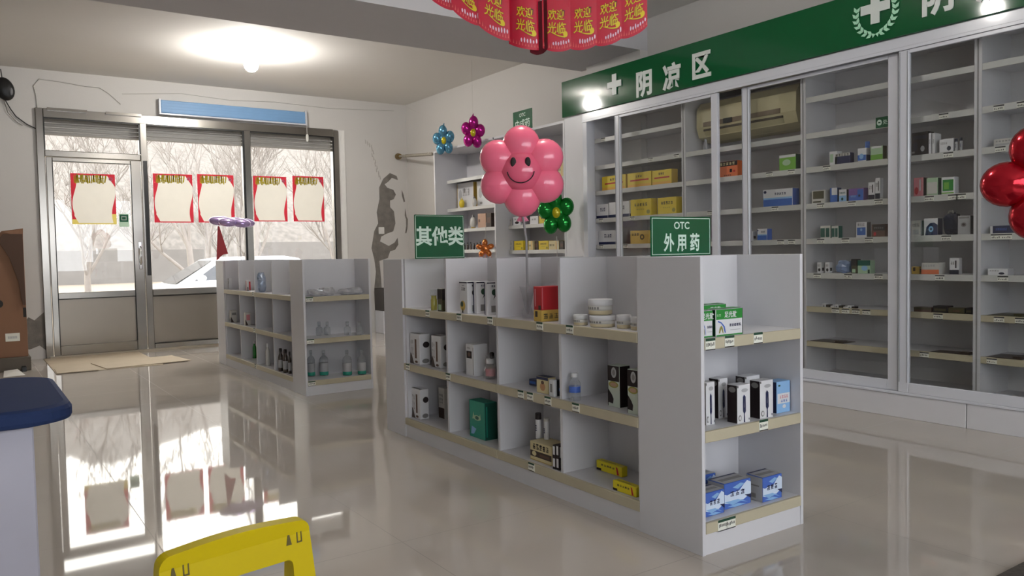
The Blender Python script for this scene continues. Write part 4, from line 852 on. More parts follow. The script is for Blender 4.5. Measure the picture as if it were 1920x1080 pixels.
 ('box', 'white_carton', 'box', 5.249, 2.8465, 1.2055, -90, 0.061, 0.06, 0.102, 'grey_print', 'white box with grey print next to the navy arch box', None),
 ('box', 'blue_carton', 'box', 5.249, 2.7495, 1.2055, -90, 0.091, 0.06, 0.112, 'navy_arch', 'white box with a navy arch and round emblem', None),
 ('pouch', 'navy_bag', 'bag', 5.339, 2.6705, 1.2055, -90, 0.109, 0.1, 0.147, 'navybag', 'dark navy bag behind the box with navy arch', None),
 ('box', 'grey_carton', 'box', 5.28, 2.5515, 1.2055, -90, 0.077, 0.07, 0.12, 'grey_oval', 'grey white box with an oval picture beside the divider right of the paired stiles', None),
 ('box', 'white_carton', 'box', 5.259, 2.7525, 0.9505, -90, 0.119, 0.08, 0.076, 'wt_orange', 'white box with orange lower half right of the paired stiles', None),
 ('box', 'small_box', 'box', 5.275, 2.864, 0.9505, -90, 0.054, 0.06, 0.05, 'yellow_lo', 'small dull yellow box by the stile, left of the orange one', None),
 ('box', 'white_carton', 'box', 5.265, 2.611, 0.9505, -90, 0.06, 0.04, 0.106, 'wt_black', 'upright white box with black base right of the paired stiles', None),
 ('box', 'brown_carton', 'box', 5.259, 2.8025, 0.7005, -90, 0.117, 0.08, 0.032, 'brown_plain', 'low brown box right of the paired stiles', None),
 ('box', 'black_carton', 'box', 5.259, 2.6865, 0.7005, -90, 0.093, 0.08, 0.046, 'dk_small', 'low black box beside the low brown box right of the paired stiles', None),
 ('box', 'olive_carton', 'box', 5.259, 2.584, 0.7005, -90, 0.1, 0.08, 0.037, 'olive_plain', 'low olive box beside the low black box right of the paired stiles', None),
 ('box', 'black_carton', 'box', 5.259, 2.506, 0.7005, -90, 0.036, 0.08, 0.042, 'dk_small', 'small black box against the divider right of the paired stiles', None),
 ('sheet', 'dark_leaflet', 'leaflet', 5.279, 2.6315, 0.4405, -90, 0.251, 0.12, 0.012, 'dk_sheet', 'thin dark leaflet on the lowest shelf right of the paired stiles', None),
 ('box', 'white_carton', 'box', 5.28, 2.322, 1.7355, -90, 0.112, 0.07, 0.047, 'grey_print', 'long low white box in the rightmost cabinet bay', None),
 ('box', 'blue_carton', 'box', 5.28, 2.3125, 1.2055, -90, 0.167, 0.07, 0.048, 'navy_long', 'long low blue box with white end in the rightmost cabinet bay', None),
 ('box', 'white_carton', 'box', 5.259, 2.338, 0.9505, -90, 0.114, 0.08, 0.04, 'wt_circ', 'low white crumpled looking box in the rightmost cabinet bay', None),
 ('sheet', 'green_leaflet', 'leaflet', 5.319, 2.302, 0.7005, -90, 0.206, 0.2, 0.012, 'green_sheet', 'dark green leaflet lying on the sixth shelf in the rightmost cabinet bay', None),
 ('sheet', 'dark_leaflet', 'leaflet', 5.319, 2.3065, 0.4405, -90, 0.207, 0.2, 0.012, 'dk_sheet', 'thin dark leaflet on the lowest shelf in the rightmost cabinet bay', None),
 ('box', 'gift_box', 'box', 5.445, 8.908, 1.7305, -90, 0.404, 0.07, 0.332, 'gift', 'left white gift box with gold edge on the far wall shelves', 'white gift boxes'),
 ('box', 'gift_box', 'box', 5.445, 8.4035, 1.7305, -90, 0.447, 0.07, 0.323, 'gift', 'right white gift box next to the pink balloon', 'white gift boxes'),
 ('ball', 'yellow_ornament', 'ornament', 5.3562, 8.911, 1.7305, -90, 0.0824, 0.0824, 0.143, 'yel_orn', 'small yellow ornament in front of the left gift box', None),
 ('ball', 'white_ornament', 'ornament', 5.3518, 8.596, 1.7305, -90, 0.0737, 0.0737, 0.136, 'wt_orn', 'small white ornament in front of the right gift box', None),
 ('ball', 'white_ornament', 'ornament', 5.3392, 8.611, 1.4605, -90, 0.1004, 0.1004, 0.178, 'wt_orn', 'white ornament on the shelf below the gift boxes', None),
 ('box', 'brown_carton', 'box', 5.339, 8.331, 1.4605, -90, 0.184, 0.1, 0.174, 'tan', 'tan box beside the lower white ornament', None),
 ('box', 'brown_carton', 'box', 5.339, 8.1725, 1.4605, -90, 0.107, 0.1, 0.171, 'dkbrown', 'dark brown box beside the tan box', None),
 ('bottle', 'small_dark_bottle', 'bottle', 5.3027, 8.778, 1.1935, -90, 0.0273, 0.0273, 0.085, 'dark_btl', 'first from left of the tiny dark bottles on the far wall shelf', 'tiny dark bottles'),
 ('bottle', 'small_dark_bottle', 'bottle', 5.3026, 8.699, 1.1935, -90, 0.0271, 0.0271, 0.09, 'dark_btl', 'second from left of the tiny dark bottles on the far wall shelf', 'tiny dark bottles'),
 ('bottle', 'small_dark_bottle', 'bottle', 5.3025, 8.621, 1.1935, -90, 0.027, 0.027, 0.095, 'dark_btl', 'third from left of the tiny dark bottles on the far wall shelf', 'tiny dark bottles'),
 ('bottle', 'small_dark_bottle', 'bottle', 5.3024, 8.544, 1.1935, -90, 0.0268, 0.0268, 0.08, 'dark_btl', 'fourth from left of the tiny dark bottles on the far wall shelf', 'tiny dark bottles'),
 ('bottle', 'small_dark_bottle', 'bottle', 5.3023, 8.468, 1.1935, -90, 0.0266, 0.0266, 0.085, 'dark_btl', 'fifth from left of the tiny dark bottles on the far wall shelf', 'tiny dark bottles'),
 ('bottle', 'small_dark_bottle', 'bottle', 5.3022, 8.393, 1.1935, -90, 0.0265, 0.0265, 0.09, 'dark_btl', 'sixth from left of the tiny dark bottles on the far wall shelf', 'tiny dark bottles'),
 ('bottle', 'small_dark_bottle', 'bottle', 5.3021, 8.319, 1.1935, -90, 0.0263, 0.0263, 0.076, 'dark_btl', 'seventh from left of the tiny dark bottles on the far wall shelf', 'tiny dark bottles'),
 ('box', 'white_carton', 'box', 5.329, 7.752, 1.4605, -90, 0.156, 0.08, 0.082, 'grey_print', 'leftmost small white box on the upper right far shelf', None),
 ('box', 'white_carton', 'box', 5.329, 7.5765, 1.4605, -90, 0.151, 0.08, 0.098, 'bw_mark', 'white box with black marks on the upper right far shelf', None),
 ('box', 'white_carton', 'box', 5.329, 7.237, 1.4605, -90, 0.152, 0.08, 0.088, 'white_sm', 'plain white box on the upper right far shelf', None),
 ('box', 'yellow_carton', 'box', 5.329, 7.053, 1.4605, -90, 0.176, 0.08, 0.086, 'yel_char', 'yellow box on the upper right far shelf', None),
 ('box', 'small_carton', 'box', 5.329, 7.752, 1.1705, -90, 0.178, 0.08, 0.114, 'grey_print', 'white box leftmost on the lower right far shelf', 'row of cartons in the far wall unit'),
 ('box', 'small_carton', 'box', 5.329, 7.5495, 1.1705, -90, 0.183, 0.08, 0.109, 'yel_char', 'gold box second from left on the lower right far shelf', 'row of cartons in the far wall unit'),
 ('box', 'small_carton', 'box', 5.329, 7.312, 1.1705, -90, 0.082, 0.08, 0.103, 'yel_pale', 'pale box third from left on the lower right far shelf', 'row of cartons in the far wall unit'),
 ('box', 'small_carton', 'box', 5.355, 7.2485, 1.1705, -90, 0.087, 0.08, 0.101, 'dkbrown', 'brown box fourth from left on the lower right far shelf', 'row of cartons in the far wall unit'),
 ('box', 'small_carton', 'box', 5.355, 7.106, 1.1705, -90, 0.178, 0.08, 0.099, 'yel_char', 'gold box fifth from left on the lower right far shelf', 'row of cartons in the far wall unit'),
 ('box', 'small_carton', 'box', 5.355, 6.917, 1.1705, -90, 0.182, 0.08, 0.095, 'yel_pale', 'pale yellow box sixth from left on the lower right far shelf', 'row of cartons in the far wall unit'),
 ('box', 'small_carton', 'box', 5.355, 6.777, 1.1705, -90, 0.07, 0.08, 0.09, 'dkbrown', 'brown box rightmost on the lower right far shelf', 'row of cartons in the far wall unit'),
 ('box', 'yellow_carton', 'box', 5.329, 6.743, 1.9455, -90, 0.092, 0.08, 0.159, 'yel_pale', 'pale yellow box behind the pink balloon, high in the far wall unit', None),
]
# ------------------------------------------------------------------ balloons
def balloon(name, c, R, n, col, centre, face, label, aspect=(1, 1), phase=90, foil=True, string=None, depth=0.22, group='foil flower balloons', sx=1.0, pet=None):
    """c centre, R outer radius, face: normal direction of the flower's front"""
    nrm = Vector(face).normalized(); up = Vector((0, 0, 1)); ri = up.cross(nrm).normalized()
    if ri.length < 0.1: ri = Vector((1, 0, 0))
    up = nrm.cross(ri)
    root = empty(name, c); tag(root, label, 'balloon', group)
    cm = mat(name+'_'+str(col), col, 0.12 if foil else 0.22, 0.65 if foil else 0.0, var=0.06, bump=0.10 if foil else 0.0, coat=0.0 if foil else 0.35, bscale=26/max(R, 0.1)*0.35)
    b = MB(); tang = (0.30 if n == 6 else 0.36)*R if pet is None else pet*R
    for k in range(n):
        a = math.radians(phase+360*k/n); d_ = ri*(math.cos(a)*sx)+up*math.sin(a); t_ = ri*(-math.sin(a)*sx)+up*math.cos(a)
        ra = 0.45 if not foil else 0.415; b.ellipsoid(d_*R*(1-ra), (d_*R*ra, t_*tang, nrm*depth*R), 24, 16)
    b.ellipsoid((0, 0, 0), (ri*R*0.48*sx, up*R*0.48, nrm*depth*R*0.85), 24, 14)
    b.build('petals', cm, root)
    return root, ri, up, nrm
ccm = mat('balloon_yellow_centre', (190, 176, 20), 0.2, 0.3, coat=0.3)
def centre_disc(root, ri, up, nrm, R, f=0.27, d=0.18):
    MB().ellipsoid(nrm*R*0.12, (ri*R*f, up*R*f*1.05, nrm*R*d)).build('centre', ccm, root)
cam = Vector((0, 0, 1.15))
def towards(c, bias=(0, 0, 0)): return (cam-Vector(c))+Vector(bias)
strm = mat('balloon_string', (190, 186, 180), 0.6)
# pink smiling flower on a stick
pc_ = (2.372, 3.345, 1.562); R = 0.233
r_, ri, up, nr = balloon('smiley_balloon', pc_, R, 6, (244, 112, 142), None, towards(pc_), 'large pink flower balloon with a smiling face above the near gondola', phase=90, foil=False, depth=0.36, group=None, pet=0.42)
fa = MB(); fa.ellipsoid(nr*R*0.12, (ri*R*0.47, up*R*0.47, nr*R*0.40), 32, 20)
fa.build('face', mat('pink_face', (230, 98, 128), 0.2, coat=0.35), r_)
def on_face(u, v):
    q = u*u/(0.47**2)+v*v/(0.47**2); z = 0.12+0.40*math.sqrt(max(0, 1-q)); return ri*(u*R)+up*(v*R)+nr*(z*R+0.004)
for s_ in (-1, 1):
    e = MB(); e.ellipsoid(on_face(-0.02+0.155*s_, 0.20), (ri*R*0.062, up*R*0.105, nr*0.004), 16, 8); e.build('eye', mat('print_black', (22, 6, 9), 0.6), r_)
sm = MB(); sm.tube([on_face(-0.02+0.29*math.sin(t), 0.0-0.27*math.cos(t)+0.03) for t in [(-1.45+2.9*k/20) for k in range(21)]], 0.0028, 6)
sm.build('smile', MATS['print_black'], r_)
tl_ = MB()
for k in range(7):
    a = (k-3)*0.3; p = -up*R*0.98; tl_.ellipsoid(p+ri*math.sin(a)*0.02-up*0.012*math.cos(a), (ri*0.006, nr*0.004, (ri*math.sin(a)*0.02-up*0.02)), 8, 6)
tl_.build('neck', mat('pink_neck', (232, 130, 160), 0.3), r_)
stx = Vector((2.34, 3.27, 0.8165))-Vector(pc_)
MB().tube([-up*R*0.95, Vector((stx.x, stx.y, -0.35)), stx+Vector((0, 0, 0.02))], 0.006, 8).build('stick', mat('stick_grey', (150, 148, 150), 0.3), r_)
cl = glass('clear_plastic', (0.9, 0.9, 0.92), haze=0.12)
MB().lathe([(0.002, 0.001), (0.028, 0.001), (0.03, 0.02), (0.018, 0.06), (0.03, 0.12), (0.04, 0.16), (0.038, 0.16), (0.016, 0.062), (0.006, 0.02)], tuple(stx), 20).build('clear_base', cl, r_)
# small foil flowers
def foil(c, R, col, label, asp=1.0, hang=None, nrm=None, n=5, phase=90, name='flower_balloon', sx=0.72, depth=0.3):
    r2, ri, up, nr = balloon(name, c, R, n, col, None, nrm or towards(c), label, phase=phase, sx=sx, depth=depth, pet=0.39)
    centre_disc(r2, ri*sx, up, nr, R)
    MB().tube([up*R*0.96, up*R*1.12+ri*0.01], [R*0.06, 0.003], 8).build('tip', mat(name+'_'+str(col), col), r2)
    if hang: MB().tube([up*R*1.0, Vector(hang)-Vector(c)], 0.0012, 5).build('string', strm, r2)
    return r2
foil((4.95, 8.632, 2.545), 0.19, (96, 156, 186), 'pale blue foil flower balloon with yellow centre near the far corner', hang=(5.58, 10.85, 3.37), phase=96, sx=0.74)
foil((4.95, 7.944, 2.55), 0.195, (178, 30, 132), 'magenta foil flower balloon above the far wall shelves', phase=84, sx=0.74, hang=(4.95, 7.944, 3.39))
foil((4.88, 6.3, 1.535), 0.235, (22, 128, 48), 'green foil flower balloon beside the glass cabinet end', phase=96, sx=0.8)
foil((3.765, 1.49, 1.40), 0.25, (172, 20, 36), 'red foil flower balloon with yellow centre, cut by the right edge', phase=108, sx=1.0, hang=(3.765, 1.49, 3.39))
# green one stands on its own stick
MB().tube([(4.88, 6.3, 1.3), (4.89, 6.302, 0.0)], 0.004, 6).build('stick', strm, bpy.data.objects['flower_balloon.002']).matrix_parent_inverse = Matrix.Translation((-4.88, -6.3, -1.535))
MB().lathe([(0.002, 0), (0.05, 0), (0.05, 0.01), (0.01, 0.02)], (0.01, 0.002, -1.535), 16).build('base', strm, bpy.data.objects['flower_balloon.002'])
# lilac balloon lying edge-on
lc = (2.348, 8.6, 1.527)
r3, ri, up, nr = balloon('flower_balloon', lc, 0.235, 6, (196, 172, 224), None, (0.06, -0.12, 1.0), 'lilac foil flower balloon seen edge-on above the far gondola', depth=0.2, pet=0.4)
MB().tube([(0.07, -0.02, -0.03), (0.075, -0.02, -0.402)], 0.003, 6).build('stick', strm, r3)
# red pennant on the far gondola
m = MB(); pl_ = [(-0.02, 0.0), (0.0, 0.36), (0.012, 0.36), (0.075, 0.07), (0.04, 0.065), (0.015, 0.045), (0.0, 0.02)]
m.M = Matrix.Translation((2.21, 8.6, GH+0.002)) @ Matrix.Rotation(-0.1, 4, 'Z'); m.prism([(p[0]*1.25-0.01, p[1]) for p in pl_][::-1], -0.004, 0.004, 'y')
tag(m.build('red_pennant', mat('pennant_red', (176, 24, 34), 0.5)), 'narrow red pennant standing on the far gondola under the lilac balloon', 'pennant')
# golden-orange foil balloon at the shelf unit
gc = (4.99, 7.8, 1.2)
r4, ri, up, nr = balloon('star_balloon', gc, 0.11, 5, (206, 120, 60), None, towards(gc), 'small orange and pink foil balloon hanging before the far wall shelves', depth=0.35, pet=0.3)
for k in range(5): MB().ellipsoid(-up*0.06+ri*(k-2)*0.022, (ri*0.006, nr*0.006, -up*0.06+ri*(k-2)*0.02), 8, 6).build('streamer', mat('pink_foil', (226, 140, 130), 0.2, 0.4), r4)
MB().tube([up*0.1, up*0.3+ri*0.02], 0.0025, 5).build('string', strm, r4)

# ------------------------------------------------------------------ welcome garland
gd = empty('welcome_garland', (2.2, 2.85, 3.39)); tag(gd, 'red plastic welcome garland with yellow characters hanging from the ceiling', 'garland')
redp = mat('garland_red', (196, 26, 56), 0.12, coat=0.5); yl = mat('garland_yellow', (226, 196, 30), 0.35); dko = mat('garland_outline', (96, 12, 20), 0.4); pk = mat('garland_white', (232, 196, 214), 0.4); fg = mat('garland_coral', (220, 84, 84), 0.4)
az = math.radians(37)
def pennant(px, py, pz, w, h, yaw, tilt, curve=0.0, seed=0, text=True):
    # bottom centre at (px,py,pz)
    rnd = random.Random(seed)
    Mx = Matrix.Translation((px-2.2, py-2.85, pz-3.39)) @ Matrix.Rotation(-az+yaw, 4, 'Z') @ Matrix.Rotation(PI/2, 4, 'X')
    m = MB(); m.M = Mx
    def bend(p): return (p[0], p[1]+tilt*p[0], p[2]-curve*(p[0]/(w/2))**2)
    nx = 10; cols = [(-w/2+w*i/nx) for i in range(nx+1)]
    bot = [0.016*(abs(c/(w/2)))**2.4 for c in cols]
    vs = []; fs = []
    for side, z in ((0, 0), (1, -0.0012)):
        for i, c in enumerate(cols): vs += [bend((c, bot[i], z)), bend((c, h, z))]
    for i in range(nx):
        a = 2*i; fs.append((a, a+2, a+3, a+1)); k = 2*(nx+1); fs.append((k+a, k+a+1, k+a+3, k+a+2))
    m.add(vs, fs, 0, True)
    if text:
        for dz, b_, mi in ((0.0012, 0.035, 2), (0.002, 0.012, 1)):
            for tt, yy, s_ in (('欢迎', 0.162, 0.04), ('光临', 0.104, 0.044)):
                tv, tf = text_mesh(tt, b_)
                m.add([bend((v[0]*s_*0.95+v[1]*s_*0.1, v[1]*s_*1.25+yy, dz)) for v in tv], tf, mi)
            sw = [(-0.03+0.068*k/14, 0.088-0.022*math.sin(k/14*PI*0.55)+0.0) for k in range(15)]
            tk = 0.0055 if mi == 1 else 0.0085
            pts_ = [(x, y+tk*0.5*(k/14+0.3)) for k, (x, y) in enumerate(sw)]+[(x, y-tk*0.5*(k/14+0.3)) for k, (x, y) in list(enumerate(sw))[::-1]]
            m.add([bend((p[0], p[1], dz)) for p in pts_], [list(range(len(pts_)))[::-1]], mi)
            m.add([bend((0.039+0.010*math.cos(a*PI/5), 0.078+0.014*math.sin(a*PI/5), dz)) for a in range(10)], [list(range(10))], mi)
        for k in range(11):
            x = -w/2+w*(k+0.5)/11; hh = rnd.uniform(0.012, 0.028); y0 = 0.012+0.014*(abs(x/(w/2)))**2.2
            m.add([bend((x-0.003, y0, 0.0014)), bend((x+0.003, y0, 0.0014)), bend((x+0.001, y0+hh, 0.0014))], [(0, 1, 2)], 4)
        for k in range(7):
            x = -w*0.12+w*0.09*k; hh = rnd.uniform(0.014, 0.026); y0 = 0.026+0.02*(abs(x/(w/2)))**2
            m.add([bend((x+0.0035*math.cos(a*PI/4), y0+hh/2+hh/2*math.sin(a*PI/4), 0.0018)) for a in range(8)], [list(range(8))], 3)
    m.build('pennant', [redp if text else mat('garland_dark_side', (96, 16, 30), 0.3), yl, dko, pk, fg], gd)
for i, (x, y, z, w, yaw, tilt, cv, tx) in enumerate([(1.80, 3.155, 2.262, 0.128, 0.1, -0.62, 0.0, True), (1.895, 3.08, 2.188, 0.128, 0.1, -0.6, 0.0, True), (1.995, 3.005, 2.115, 0.14, 0.1, -0.5, 0.004, True),
        (2.105, 2.92, 2.055, 0.15, 0.0, -0.22, 0.03, True), (2.165, 2.895, 2.032, 0.09, -0.5, 0.05, -0.01, False), (2.215, 2.835, 2.038, 0.126, 0.0, -0.05, 0.004, True), (2.31, 2.765, 2.043, 0.122, 0.0, 0.12, 0.004, True),
        (2.402, 2.697, 2.062, 0.122, 0.0, 0.26, 0.004, True), (2.49, 2.631, 2.098, 0.12, 0.0, 0.42, 0.004, True)]):
    pennant(x, y, z, w, 0.235, yaw, tilt, cv, i, tx)
MB().tube([(-0.42, 0.33, -0.92), (-0.2, 0.15, -1.08), (0.0, 0.0, -1.12), (0.15, -0.1, -1.1), (0.32, -0.24, -1.02)], 0.004, 6).build('cord', strm, gd)
for p in ((-0.42, 0.33, -0.92), (0.32, -0.24, -1.02)): MB().tube([p, (p[0]*0.9, p[1]*0.9, 0.0)], 0.003, 6).build('cord', strm, gd)

# ------------------------------------------------------------------ goods on the shelves
CO = dict(white=(214, 214, 216), offw=(200, 198, 192), green=(34, 132, 46), dgreen=(16, 58, 34), navy=(26, 34, 74), dnavy=(16, 18, 40), black=(18, 18, 22), red=(178, 28, 38),
          yellow=(216, 190, 44), gold=(196, 164, 78), orange=(206, 110, 66), brown=(92, 64, 50), dbrown=(58, 44, 36), teal=(36, 142, 120), dteal=(24, 84, 72), blue=(52, 98, 176), lblue=(136, 178, 220),
          pgreen=(168, 196, 162), lime=(110, 168, 54), cream=(212, 198, 152), grey=(128, 126, 124), lgrey=(170, 170, 172), pink=(206, 130, 138), purple=(120, 88, 146), tan=(176, 140, 116), olive=(146, 140, 60), skin=(190, 140, 100), dolive=(70, 66, 40), cblue=(70, 104, 186), cloud=(206, 220, 238), amber=(222, 168, 60), lemon=(222, 204, 30), palew=(188, 198, 184))
def cm_(k): return mat('print_'+k if k != 'white' else 'carton_white', CO[k], 0.42, var=0.03)
def g_(u0, v0, u1, v1, n, c, f='f'): return (f+'g', u0, v0, u1, v1, n, c)
